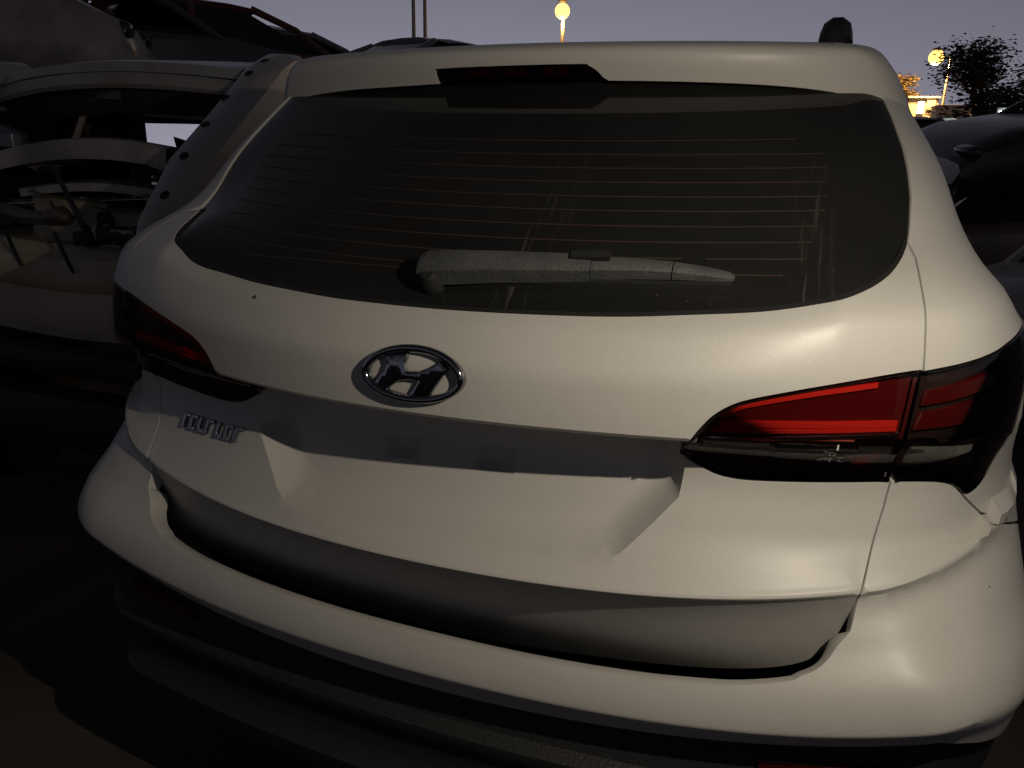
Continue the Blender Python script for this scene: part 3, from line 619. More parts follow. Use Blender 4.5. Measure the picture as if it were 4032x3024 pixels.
def wsec(h, o0, o1): return [(-h, o0), (-h*.75, o0+(o1-o0)*.75), (-h*.1, o1), (h*.75, o1*.93), (h, o0+(o1-o0)*.6), (h, o0)]
WP = [(-.034, 1.281, .012, .020), (-.031, 1.281, .0155, .036), (-.015, 1.283, .017, .043), (.02, 1.286, .0165, .043), (.09, 1.291, .0150, .040), (.18, 1.2955, .0138, .036), (.235, 1.298, .0125, .032)]
arm = sweep('wiper_arm', [(a, b) for a, b, _, _ in WP], [wsec(h, .006, o) for _, _, h, o in WP], WIPER, car)
WB = [(.236, 1.2985, .0105, .030), (.30, 1.301, .0092, .027), (.352, 1.3015, .0080, .023)]; WT = [(.354, 1.3015, .0078, .023), (.40, 1.3005, .0068, .018), (.434, 1.2990, .0052, .013), (.442, 1.2985, .0025, .010)]
sweep('wiper_blade', [(a, b) for a, b, _, _ in WB], [wsec(h, .006, o) for _, _, h, o in WB], WIPER, car)
sweep('wiper_tip', [(a, b) for a, b, _, _ in WT], [wsec(h, .006, o) for _, _, h, o in WT], WIPER, arm)
sweep('wiper_rubber', [(.02, 1.276), (.44, 1.289)], [[(-.004, -.003), (.004, -.003), (.002, .012), (-.002, .012)]]*2, RUBBER, arm)
sweep('wiper_clip', [(.205, 1.303), (.262, 1.305)], [[(-.005, .030), (.004, .030), (.004, .0385), (-.005, .0385)]]*2, BLACK, arm)
a = np.array([-.012]); b = np.array([1.272]); p = S(a, b)[0]
bm = bmesh.new(); tube(bm, [p+np.array([0, .02, -.02]), p+np.array([0, -.012, .012]), p+np.array([0, -.022, .022])], [.021, .019, .012], 16); finish('wiper_pivot', bm, BLACK, arm)

# ------------------------------------------------------------------ the yard
GROUND = mat('trodden_earth', (.115, .098, .080), .95, 0, .2, noise=(1.3, .8, (.065, .055, .046)), bump=(30, .6))
n_ = 60; gx = np.sign(np.linspace(-1, 1, n_))*np.abs(np.linspace(-1, 1, n_))**3*900
X, Y = np.meshgrid(gx, gx); Z = .02*np.sin(X*1.7+Y*.6)*np.exp(-(X**2+Y**2)/4000)
V, F = grid_mesh(np.stack([X, Y+10, Z-.02], -1)); g = from_data('ground', V, F, GROUND, None); g['kind'] = 'structure'

def pmat(name, col, rough=.4, dirt=(.09, .075, .06), coat=.3):
    return mat(name, col, rough, 0, .5, coat, .12, noise=(2.6, .8, dirt), bump=(9, .06))
DARKIN = mat('dark_cabin', (.012, .012, .012), .8)
SCRAPGLASS = mat('grimy_glass', (.02, .024, .028), .12, noise=(5, .5, (.07, .065, .055)))
STEEL = mat('bare_dirty_steel', (.13, .12, .11), .45, .6, noise=(7, .7, (.08, .045, .03)))
def loft(name, rings, m, parent, smooth_angle=40, jit=0., cap=True):
    P = np.array(rings, float)
    if jit:
        P = P+np.array([[[random.gauss(0, jit) for _ in range(3)] for _ in r] for r in rings])
    V, F = grid_mesh(P); n1, m1 = P.shape[:2]; F = list(F)
    if cap: F += [tuple(range(m1))[::-1], tuple((n1-1)*m1+j for j in range(m1))]
    bm = bmesh.new(); vv = [bm.verts.new(v) for v in V]
    for f in F:
        try: bm.faces.new([vv[i] for i in f])
        except ValueError: pass
    bmesh.ops.remove_doubles(bm, verts=bm.verts, dist=1e-4); bmesh.ops.recalc_face_normals(bm, faces=bm.faces)
    return finish(name, bm, m, parent, smooth_angle)
SHAPES = {  # (y, bottom, top of body) from tail to nose, roof from/to, windscreen foot, rear glass foot
    'saloon': dict(st=[(-2.15, .38, .70), (-2.10, .26, .92), (-1.75, .22, .98), (-1.25, .20, .99), (-.4, .19, .93), (.7, .19, .90), (1.15, .20, .90), (1.7, .22, .80), (2.05, .25, .66), (2.15, .34, .52)], roof=(-.95, .30), ws=1.15, rg=-1.55, H=1.40),
    'hatch': dict(st=[(-1.85, .40, .75), (-1.82, .28, .96), (-1.5, .22, 1.0), (-.9, .2, .98), (0, .2, .95), (.8, .2, .93), (1.1, .21, .92), (1.55, .23, .82), (1.82, .26, .68), (1.9, .36, .52)], roof=(-1.5, .25), ws=1.12, rg=-1.78, H=1.46),
    'van': dict(st=[(-2.1, .40, .80), (-2.06, .30, 1.05), (-1.7, .25, 1.08), (-.9, .24, 1.06), (0, .24, 1.04), (.9, .24, 1.02), (1.3, .25, 1.0), (1.7, .27, .92), (1.98, .3, .78), (2.06, .4, .6)], roof=(-1.85, .55), ws=1.36, rg=-2.02, H=1.78)}
def hulk(name, label, loc, heading, colour, shape='saloon', w=.85, tilt=(0, 0), group=None, glass=(), wheels=True, jit=.006, lamps=True, cat='car', bonnet=True):
    sh = SHAPES[shape]; t = thing(name, label, cat, loc, (tilt[0], tilt[1], heading), group)
    prof = lambda zb, zt, f: [(0, zb), (f*.86, zb), (f*.97, zb+.10), (f*1.0, zb+.35*(zt-zb)), (f*.985, zb+.62*(zt-zb)), (f*.965, zt-.07), (f*.91, zt-.01), (f*.6, zt+.008), (0, zt+.02)]
    rings = []
    for i, (y, zb, zt) in enumerate(sh['st']):
        f = w*(1-.10*max(0, (abs(y)-1.5)/.6)**2); p = prof(zb, zt, f); full = p+[(-x, z) for x, z in p[-2:0:-1]]
        rings.append([(x, y, z) for x, z in full])
    loft('body', rings, colour, t, 35, jit)
    y0_, y1_ = sh['roof']; H = sh['H']; wr = w*.74; xs2 = [-1, -.9, -.6, 0, .6, .9, 1]
    P = []
    for k_ in range(6):
        y = y0_+(y1_-y0_)*k_/5; cr = .045*math.sin(math.pi*(k_+.6)/6.2)
        top = [(x*wr, y, H-.055*abs(x)**4+cr*(1-x*x*.4)-.045) for x in xs2]; P.append(top+[(x*wr*.97, y, H-.10-.045+cr*.5) for x in xs2[::-1]])
    loft('roof', P, colour, t, 40, jit)
    for sx in (1, -1):
        for (ya, yb, wd) in ((sh['ws'], y1_-.03, .04), ((sh['roof'][0]+sh['roof'][1])/2-.05, (y0_+y1_)/2-.03, .045), (sh['rg']+.12, y0_+.04, .07)):
            zt = np.interp(ya, [s[0] for s in sh['st']], [s[2] for s in sh['st']]); bm = bmesh.new()
            tube(bm, [(sx*w*.90, ya, zt-.06), (sx*w*.86, (ya*.5+yb*.5), (zt+H)/2-.02), (sx*wr*.97, yb, H-.09)], [wd, wd*.9, wd], 6); finish('pillar', bm, colour, t, 50)
    zt = np.interp(sh['ws'], [s[0] for s in sh['st']], [s[2] for s in sh['st']])
    bm = bmesh.new(); box(bm, (0, (sh['ws']+sh['rg'])/2-.02, .97*zt+.05), (w*1.72, sh['ws']-sh['rg']-.25, .05)); finish('cabin', bm, DARKIN, t, 0)
    for xx in (.36, -.36):
        bm = bmesh.new(); box(bm, (xx, -.05, 1.08), (.40, .14, .42), Matrix.Rotation(.2, 3, 'X'), .04); finish('seat_back', bm, DARKIN, t, 60)
    if 'front' in glass:
        P = np.array([[(x*(w*.84), sh['ws']+.05*(1-x*x), zt) for x in xs2], [(x*wr*.95, y1_+.03*(1-x*x), H-.09) for x in xs2]]); V, F = grid_mesh(P); from_data('windscreen', V, F, SCRAPGLASS, t)
    if 'rear' in glass:
        zr = np.interp(sh['rg'], [s[0] for s in sh['st']], [s[2] for s in sh['st']]); P = np.array([[(x*w*.80, sh['rg']-.04*(1-x*x), zr-.02) for x in xs2], [(x*wr*.95, y0_-.02*(1-x*x), H-.09) for x in xs2]]); V, F = grid_mesh(P); from_data('rear_window', V, F, SCRAPGLASS, t)
    if 'side' in glass:
        for sx in (1, -1):
            ym = (y0_+y1_)/2-.04
            for (a, b, c, d) in ((ym+.03, sh['ws']-.12, y1_-.10, ym+.03), (sh['rg']+.28, ym-.03, ym-.03, y0_+.12)):
                from_data('side_window', [(sx*w*.895, a, zt-.04), (sx*w*.895, b, zt-.04), (sx*wr*.965, c, H-.12), (sx*wr*.965, d, H-.12)], [(0, 1, 2, 3)], SCRAPGLASS, t, 0)
    if wheels:
        for yw in (sh['st'][1][0]+.72, sh['st'][-2][0]-.62):
            for sx in (1, -1):
                bm = bmesh.new(); tube(bm, [(sx*(w-.16), yw, .30), (sx*(w-.14), yw, .30), (sx*(w+.0), yw, .30), (sx*(w+.012), yw, .30)], [.27, .30, .30, .26], 18); wh = finish('wheel', bm, RUBBER, t, 40)
                bm = bmesh.new(); tube(bm, [(sx*(w+.0), yw, .30), (sx*(w+.018), yw, .30)], [.19, .15], 14); finish('hub', bm, STEEL, wh, 40)
    if lamps:
        for sx in (1, -1):
            bm = bmesh.new(); box(bm, (sx*w*.72, sh['st'][-2][0]+.01, sh['st'][-2][2]-.06), (.30, .12, .13), Matrix.Rotation(-.35, 3, 'X'), .03); finish('headlamp', bm, SCRAPGLASS, t, 50)
            bm = bmesh.new(); box(bm, (sx*w*.80, sh['st'][1][0]-.01, sh['st'][1][2]-.16), (.20, .08, .20), None, .02); finish('tail_light', bm, LAMPHOUSE, t, 50)
    return t
SILVER = pmat('scratched_silver_paint', (.30, .31, .32), .32); DGREY = pmat('dark_grey_paint', (.10, .105, .11), .35); RUSTRED = pmat('faded_red_paint', (.20, .065, .045), .45)
BROWNP = pmat('bronze_brown_paint', (.20, .13, .085), .32); BLUEG = pmat('dull_blue_grey_paint', (.11, .13, .16), .55); BLACKP = pmat('black_paint', (.02, .021, .023), .3)
CREAM = mat('cream_bare_panel', (.52, .47, .33), .55, 0, .4, noise=(6, .7, (.30, .25, .16)), bump=(20, .1)); PINKISH = pmat('pale_champagne_paint', (.45, .38, .34), .35)
WORNGREY = mat('worn_grey_paint', (.40, .39, .37), .42, 0, .4, .3, .2, noise=(5, .6, (.26, .19, .15)), bump=(14, .08))

# stacked wrecks behind, two and three high
ST = 'wrecked cars stacked in the yard'
hulk('scrap_car', 'dark blue-grey wreck on top of the tallest stack behind the open-backed van', (-6.3, 5.3, 1.62), -.70, DGREY, 'saloon', group=ST, glass=('front',), tilt=(.02, .03), wheels=False)
hulk('scrap_car', 'faded red wreck with its roof just under the sky, nose towards the white SUV', (-5.9, 6.55, 1.58), -.62, RUSTRED, 'saloon', group=ST, glass=('side',), tilt=(-.02, -.03), wheels=False)
hulk('scrap_car', 'silver wreck with pale pillars sloping down where its stack meets the sky', (-6.6, 8.7, 1.66), -.66, SILVER, 'saloon', group=ST, glass=('front', 'side'), tilt=(-.015, .02), wheels=False)
hulk('scrap_car', 'grey hatchback wreck wedged between the silver and the red wreck', (-6.9, 7.7, 1.60), -.60, WORNGREY, 'hatch', group=ST, glass=('rear',), tilt=(.02, -.02), wheels=False)
for k_, (x, y, c, lab) in enumerate([(-6.4, 5.3, BLACKP, 'black wreck at the foot of the tallest stack, under the dark blue-grey wreck'), (-6.2, 6.8, DGREY, 'dark grey wreck crushed under the faded red wreck'), (-6.8, 8.5, BROWNP, 'brown wreck at the foot of the stack under the silver wreck')]):
    hulk('scrap_car', lab, (x, y, .0), -.66, c, 'saloon', group=ST, tilt=(0, .01))
hulk('scrap_car', 'pale champagne wreck with empty windows at the very corner of the yard view', (-6.2, 3.2, 1.65), -.9, PINKISH, 'hatch', group=ST, wheels=False, tilt=(.03, .05))
hulk('scrap_car', 'brown hatchback wreck under the pale champagne wreck', (-6.1, 3.1, .12), -.9, BROWNP, 'hatch', group=ST)
hulk('scrap_car', 'grey wreck standing alone against the sky below the two pale poles', (-4.35, 8.55, 1.46), 2.75, SILVER, 'saloon', group=ST, glass=('front', 'side'), w=.84, wheels=False, tilt=(.0, -.02))
hulk('scrap_car', 'black wreck under the lone grey wreck against the sky', (-4.3, 8.6, .03), 2.9, BLACKP, 'saloon', group=ST)
SR = 'wrecked cars beyond the right flank of the white SUV'
hulk('scrap_car', 'dull blue-grey van wreck showing a flat pale back below the trees', (3.0, 11.3, .0), .04, BLUEG, 'van', group=SR, w=.83)
hulk('scrap_car', 'bronze brown wreck with orange lamp glints on its wing', (2.9, 7.3, .05), 2.55, BROWNP, 'hatch', group=SR, glass=('front',), tilt=(.04, .12))
hulk('scrap_car', 'black saloon wreck piled above the brown one, darkest in the heap', (3.55, 8.3, .98), 1.9, BLACKP, 'saloon', group=SR, tilt=(.02, -.10), wheels=False)
hulk('scrap_car', 'black wreck carrying the piled black saloon', (3.75, 8.2, .0), 1.75, DGREY, 'hatch', group=SR)
hulk('scrap_car', 'champagne wreck with a torn wing at the edge of the view', (3.25, 5.2, .0), 2.3, PINKISH, 'saloon', group=SR, tilt=(0, .08))
far = [(2.3, 19.2, .0, 1.2, DGREY, 'far dark grey wreck at ground level below the lit shop'), (2.6, 19.6, 1.05, 1.0, RUSTRED, 'far reddish wreck on top of a stack below the lit shop'), (4.3, 24.5, .0, .3, BLACKP, 'far black wreck at the foot of a stack below the leafy tree'), (4.5, 24.4, 1.25, .5, DGREY, 'far grey wreck on top of a stack below the leafy tree'), (5.9, 21.5, .0, -.4, BROWNP, 'far brown wreck below the white floodlight'), (6.1, 21.7, 1.1, -.2, BLACKP, 'far black wreck on top of the brown one below the floodlight')]
for x, y, z, h, c, lab in far: hulk('scrap_car', lab, (x, y, z), h, c, 'saloon', group='far wrecks below the trees', glass=('front', 'side'), wheels=z == 0)

# ------------------------------------------------------------------ the open-backed van next to the white car
vn = thing('wrecked_van', 'grey wrecked van with its tailgate torn off and its cream load bay showing', 'van')
xr, xl = -1.36, -2.86
P = []
for i, (y, dz, dx) in enumerate([(1.44, -.05, 0), (1.46, -.012, 0), (1.52, .0, 0), (1.9, .035, .02), (2.6, .055, .03), (3.6, .05, .03), (4.2, .0, .0)]):
    row = []
    for t in np.linspace(-1, 1, 21): row.append(((xl+xr)/2+t*((xr-xl)/2+.03+dx), y+.10*t*t*(i < 3), 1.80+dz-.055*t*t-.13*max(0, abs(t)-.86)/.14))
    P.append(row)
V, F = grid_mesh(np.array(P)); from_data('roof', V, F, WORNGREY, vn)
# rear header: outer band, step and dark inner rail
def across(name, ys, zs, m, t0=-1., t1=1., yb=.10, zb=.055):
    P = [[((xl+xr)/2+t*(xr-xl)/2, y+yb*t*t, z-zb*t*t) for t in np.linspace(t0, t1, 25)] for y, z in zip(ys, zs)]
    V, F = grid_mesh(np.array(P)); return from_data(name, V, F, m, vn)
across('roof_header', (1.442, 1.43, 1.432, 1.445), (1.748, 1.735, 1.705, 1.690), WORNGREY, -1, .90)
across('inner_header', (1.446, 1.50, 1.52, 1.58), (1.690, 1.683, 1.64, 1.60), STEEL, -1, .88)
for sgn in (1, -1):
    px_ = lambda x: x if sgn > 0 else (xl+xr)-x
    PL = [(-1.40, 1.66, 1.795), (-1.385, 1.56, 1.79), (-1.375, 1.475, 1.755), (-1.37, 1.40, 1.70), (-1.36, 1.22, 1.57), (-1.35, 1.02, 1.43), (-1.345, .86, 1.25), (-1.34, .78, 1.05)]
    rings = []
    for i, (x, y, z) in enumerate(PL):
        a = PL[min(i+1, len(PL)-1)]; b = PL[max(i-1, 0)]; d = Vector((0, a[1]-b[1], a[2]-b[2])).normalized(); u = Vector((0, -d.z, d.y))*(-1 if d.z < 0 and False else 1)
        wdt = .085; sec = [(-wdt, .045), (-wdt*.8, -.005), (-.02, -.022), (wdt*.6, -.020), (wdt, .005), (wdt, .09), (-wdt*.6, .09)]
        o_ = Vector((px_(x), y, z)); nrm = Vector((0, d.z, -d.y)); nrm = nrm if nrm.y > 0 else -nrm
        rings.append([tuple(o_+Vector((s_*sgn, 0, 0))+nrm*h_) for s_, h_ in sec])
    loft('rear_pillar', [r+[r[0]] for r in rings], WORNGREY, vn, 45)
    if sgn > 0:
        for q in (.18, .36, .52, .66, .80, .93):
            f = q*(len(PL)-3)+1; i = int(f); u = f-i; c = [PL[i][k_]*(1-u)+PL[i+1][k_]*u for k_ in range(3)]
            d = Vector((0, PL[i+1][1]-PL[i][1], PL[i+1][2]-PL[i][2])).normalized(); nrm = Vector((0, d.z, -d.y)); nrm = nrm if nrm.y < 0 else -nrm
            bm = bmesh.new(); p = Vector((c[0]-.012+.02*math.sin(9*q), c[1], c[2])); tube(bm, [p+nrm*.018, p+nrm*.0245], [.0155, .0155], 14); finish('lamp_hole', bm, DARKIN, vn, 40)
    # side: quarter below the window, its opening filled by a dark sheet for the shade inside
    xs_side = px_(-1.30)
    def sidewall(name, pts, m, thick=.03):
        n = len(pts); V = [(xs_side, y, z) for y, z in pts]+[(xs_side-thick*sgn, y, z) for y, z in pts]
        F = [tuple(range(n)), tuple(range(2*n-1, n-1, -1))]+[(i, (i+1) % n, n+(i+1) % n, n+i) for i in range(n)]
        return from_data(name, V, F, m, vn, 0)
    sidewall('quarter_panel', [(.80, .52), (.74, .80), (.76, 1.05), (.86, 1.20), (1.10, 1.22), (4.2, 1.15), (4.9, 1.02), (5.0, .6), (4.9, .35), (1.75, .33), (1.66, .62), (1.45, .78), (1.2, .78), (1.0, .64), (.95, .45)], DGREY)
    sidewall('window_shade_sheet', [(1.16, 1.24), (2.3, 1.21), (2.3, 1.68), (1.62, 1.70), (1.50, 1.64)], DARKIN, .01)  # near-black sheet, shade of the open window put into its colour
    sidewall('side_rail', [(1.52, 1.66), (1.66, 1.70), (3.9, 1.66), (3.9, 1.76), (1.6, 1.775), (1.48, 1.73)], WORNGREY)
    sidewall('door_pillar', [(2.3, 1.2), (2.42, 1.2), (2.42, 1.69), (2.3, 1.69)], WORNGREY)
# cream rear panel with its folded sill, load floor and inner side trims
def sheet(name, P, m, parent=vn, a=40):
    V, F = grid_mesh(np.array(P, float)); return from_data(name, V, F, m, parent, a)
xm = lambda t: xl+.05+(xr-xl-.06)*t
prof = [(1.00, .80), (.965, .81), (.945, .86), (.940, .93), (.950, .985), (.935, 1.0), (.930, 1.05), (.945, 1.10), (.985, 1.115), (1.0, 1.135), (1.02, 1.14), (1.05, 1.115), (1.30, 1.10)]
sheet('rear_panel', [[(xm(t), y+.05*(2*t-1)**2, z+.012*math.sin(7*t)) for t in np.linspace(0, 1, 30)] for y, z in prof], CREAM)
sheet('load_floor', [[(xm(t), y, 1.10+.012*math.sin(t*40)*(y > 1.35)) for t in np.linspace(0, 1, 40)] for y in (1.30, 1.5, 2.0, 2.6, 3.0)], CREAM)
sheet('seat_back', [[(xm(t), 2.6-.25*(z-1.1), z+.03*math.cos(t*18)) for t in np.linspace(.02, .98, 30)] for z in (1.0, 1.2, 1.4, 1.5)]+[[(xm(t), 2.62, 1.48) for t in np.linspace(.02, .98, 30)]], DARKIN)
sheet('sky_block_sheet', [[(xm(t), 3.0+.02*math.sin(9*t), z) for t in np.linspace(-.02, 1.03, 12)] for z in (.6, 1.2, 1.78)], DARKIN)  # added dark sheet, keeps the sky from showing through the van
# pressed upright plates in the load bay, one with a round hole
for i, (x0, x1, y, z0, z1, le) in enumerate([(-2.46, -2.06, 1.28, 1.10, 1.30, .06), (-2.02, -1.78, 1.22, 1.10, 1.25, -.05), (-1.74, -1.52, 1.16, 1.10, 1.31, .05)]):
    rows_ = []
    for z, b in ((z0, 0), ((z0+z1)/2, .03), (z1-.02, .02), (z1, -.01), (z1+.005, -.05)): rows_.append([(x0+(x1-x0)*t+le*(z-z0), y+b+.03*math.cos(6*t), z-.03*t*(i == 0)) for t in np.linspace(0, 1, 9)])
    sheet('floor_bracket', rows_, CREAM)
bm = bmesh.new(); tube(bm, [(-1.93, 1.19, 1.205), (-1.93, 1.225, 1.205)], [.030, .030], 18); finish('bracket_hole', bm, DARKIN, vn)
bm = bmesh.new(); box(bm, (-1.60, 1.02, 1.165), (.34, .06, .05), Matrix.Rotation(.12, 3, 'Y'), .008); finish('latch_plate', bm, CREAM, vn)
bm = bmesh.new(); box(bm, (-2.1, .905, .735), (1.25, .10, .10), None, .03); finish('bumper_beam', bm, BLACK, vn)
bm = bmesh.new(); box(bm, (-2.1, .90, .52), (1.4, .14, .22), None, .05); finish('rear_valance', bm, BLACK, vn)
for sx in (-1.44, -2.78):
    bm = bmesh.new(); tube(bm, [(sx, 1.75, .33), (sx, 1.55, .33)][:0]+[(sx-.09, 1.33, .33), (sx-.08, 1.33, .33), (sx+.08, 1.33, .33), (sx+.09, 1.33, .33)], [.28, .32, .32, .28], 20); finish('wheel', bm, RUBBER, vn)

# loose scrap lying in the van's load bay
P = []
for (dz, dy) in ((0, 0), (.018, .01), (.025, .035), (.02, .08), (-.02, .16), (-.05, .22)):
    P.append([(-2.42+.86*t, 1.13+dy+.02*t, 1.375+.10*math.sin(math.pi*(.12+.62*t))+dz-.0*t) for t in np.linspace(0, 1, 22)])
P = [[(x, y, z-.05) for x, y, z in P[0]]]+P
o = sheet('loose_body_panel', P, PINKISH, None); tag(o, 'pale curved body panel propped across the open back of the grey van', 'car panel')
P = [[(-2.40+.80*t, 1.24+dy, 1.30+.035*math.sin(3*t)+dz) for t in np.linspace(0, 1, 16)] for dy, dz in ((0, -.03), (0, 0), (.05, .012), (.12, 0))]
o = sheet('trim_strip', P, WORNGREY, None); tag(o, 'long worn trim strip lying under the curved panel in the van', 'trim strip')
bm = bmesh.new(); tube(bm, [(-1.915, 1.0, 1.395), (-1.90, 1.0, 1.375), (-1.85, .99, 1.30), (-1.80, .99, 1.205), (-1.785, .99, 1.19)], [.012, .008, .009, .011, .014], 8); tube(bm, [(-2.0, 1.01, 1.385), (-1.95, 1.0, 1.40), (-1.89, 1.0, 1.385)], [.006, .012, .008], 8)
tag(finish('gas_strut', bm, BLACK), 'black gas strut leaning upright in the back of the grey van', 'gas strut')
bm = bmesh.new(); tube(bm, [(-2.35, 1.02, 1.265), (-2.2, .99, 1.245), (-2.05, .98, 1.225), (-1.92, .985, 1.222)], [.026, .030, .028, .022], 10); tube(bm, [(-1.95, .98, 1.225), (-1.885, .985, 1.235), (-1.855, .99, 1.222)], [.028, .036, .02], 10); tube(bm, [(-1.915, .985, 1.245), (-1.92, .975, 1.285)], [.008, .006], 6)
tag(finish('steering_column', bm, STEEL), 'dirty steel tube with a knuckle end lying along the van sill', 'metal tube')
bm = bmesh.new()
for s in range(5):
    x = -1.72+.05*s; tube(bm, [(x, 1.02, 1.15), (x+.02*math.sin(s), .985, 1.19+.015*math.cos(2*s)), (x+.06, .97, 1.175), (x+.10, .99, 1.14)], [.009, .012, .010, .008], 7)
box(bm, (-1.70, 1.02, 1.175), (.10, .07, .06), Matrix.Rotation(.4, 3, 'Z'), .012); box(bm, (-1.80, 1.0, 1.16), (.08, .06, .05), None, .01)
tag(finish('wiring_loom', bm, BLACK), 'black tangle of wiring heaped at the bright corner of the van load bay', 'wiring')
for i, (a, b, lab) in enumerate([((-2.14, .96, 1.17), (-2.05, .93, 1.06), 'short dark rod stuck behind the cream sill of the van'), ((-1.90, .955, 1.18), (-1.80, .925, 1.05), 'bent dark rod hanging over the cream sill of the van')]):
    bm = bmesh.new(); tube(bm, [a, ((a[0]+b[0])/2+.012, (a[1]+b[1])/2-.012, (a[2]+b[2])/2), b], [.007, .008, .006], 7); tag(finish('metal_rod', bm, BLACK), lab, 'metal rod')
bm = bmesh.new(); tube(bm, [(-2.39, 1.62, 1.66), (-2.44, 1.61, 1.57), (-2.50, 1.60, 1.46)], [.016, .013, .016], 8); tag(finish('belt_stalk', bm, PINKISH), 'pale upright bar standing inside the van opening', 'metal bar')
bm = bmesh.new(); tube(bm, [(-3.0, 1.85, 1.73), (-2.8, 1.82, 1.655), (-2.62, 1.8, 1.55)], [.012, .016, .012], 8); tube(bm, [(-3.0, 1.86, 1.71), (-2.64, 1.82, 1.525)], [.006, .006], 6); tag(finish('roof_bar', bm, BROWNP), 'brown slanting bar inside the van opening', 'metal bar')
P = [[(-2.19+.0*t+.24*t-.12, 1.50+.02*math.cos(3*t), z+.008*math.sin(3*t)) for t in np.linspace(0, 1, 9)] for z in (1.685, 1.66, 1.645)]
o = sheet('sun_visor', P, STEEL, None); tag(o, 'small grey sun visor hanging under the van roof edge', 'sun visor')
P = [[(-2.72+.20*math.cos(q)*r, 1.38+.10*math.sin(q)*r, 1.51+.05*(1-r*r)) for q in np.linspace(0, 2*math.pi, 22)] for r in (.05, .4, .7, .9, 1.0)]+[[(-2.72+.20*math.cos(q), 1.38+.10*math.sin(q), 1.46) for q in np.linspace(0, 2*math.pi, 22)]]
o = sheet('wheel_cover', P, BLUEG, None); tag(o, 'ribbed blue-grey wheel cover lying on top of the scrap in the van', 'wheel cover')

# ------------------------------------------------------------------ lamps, poles, trees and buildings far behind
POLE = mat('galvanised_pole', (.34, .33, .31), .5, .4); LAMPGLOW = mat('sodium_lamp_glass', (.9, .6, .2), .4, emit=(1.0, .50, .11), strength=3.4)
def street_lamp(label, x, y, h, arm, head, power, r=.085):
    t = thing('street_lamp', label, 'street lamp', (x, y, 0), (0, 0, 0), 'lit sodium street lamps')
    bm = bmesh.new(); tube(bm, [(0, 0, 0), (0, 0, h*.6), (0, 0, h)], [r*1.2, r, r*.8], 10); finish('pole', bm, POLE, t)
    d = Vector((arm[0], arm[1], 0))
    bm = bmesh.new(); tube(bm, [(0, 0, h-.05), tuple(d*.3+Vector((0, 0, h+.10))), tuple(d*.75+Vector((0, 0, h+.15)))], [.055, .05, .045], 8); finish('arm', bm, POLE, t)
    bm = bmesh.new(); bmesh.ops.create_uvsphere(bm, u_segments=16, v_segments=8, radius=1, matrix=Matrix.Translation(d+Vector((0, 0, h+.55))) @ Matrix.Diagonal((head*.55, head*.55, head*.25, 1))); hd = finish('lamp_head', bm, POLE, t)
    bm = bmesh.new(); bmesh.ops.create_uvsphere(bm, u_segments=16, v_segments=10, radius=1, matrix=Matrix.Translation(d+Vector((0, 0, h+.02))) @ Matrix.Diagonal((head*.86, head*.86, head*.86, 1))); finish('lamp_glass', bm, LAMPGLOW, hd)
    l = bpy.data.lights.new('sodium_light', 'POINT'); l.energy = power; l.color = (1.0, .50, .14); l.shadow_soft_size = .25
    lo = bpy.data.objects.new('sodium_light', l); C.objects.link(lo); lo.parent = t; lo.location = d+Vector((0, 0, h-.6))
    return t
street_lamp('brightest street lamp, standing straight above the white SUV roof', -12.66, 42.0, 8.75, (0.02, -.25), .46, 350, .11)
street_lamp('street lamp with an arm beside the big leafy tree', 9.55, 68.4, 9.0, (-1.0, -.2), .62, 7000, .10)
street_lamp('farther street lamp half behind the small round tree', 8.35, 84.5, 8.5, (-.75, -.2), .60, 6000, .10)
for x, y, lab in ((-26.88, 52.35, 'darker of the two tall pale poles above the lone grey wreck'), (-26.16, 52.71, 'paler of the two tall poles above the lone grey wreck')):
    t = thing('tall_pole', lab, 'pole', (x, y, 0), group='tall poles against the sky'); bm = bmesh.new(); tube(bm, [(0, 0, 0), (0, 0, 9), (0, 0, 18)], [.16, .14, .10], 10); finish('pole', bm, POLE, t)
    bm = bmesh.new(); box(bm, (0, 0, .1), (.5, .5, .2), None, .03); finish('base_plate', bm, POLE, t)

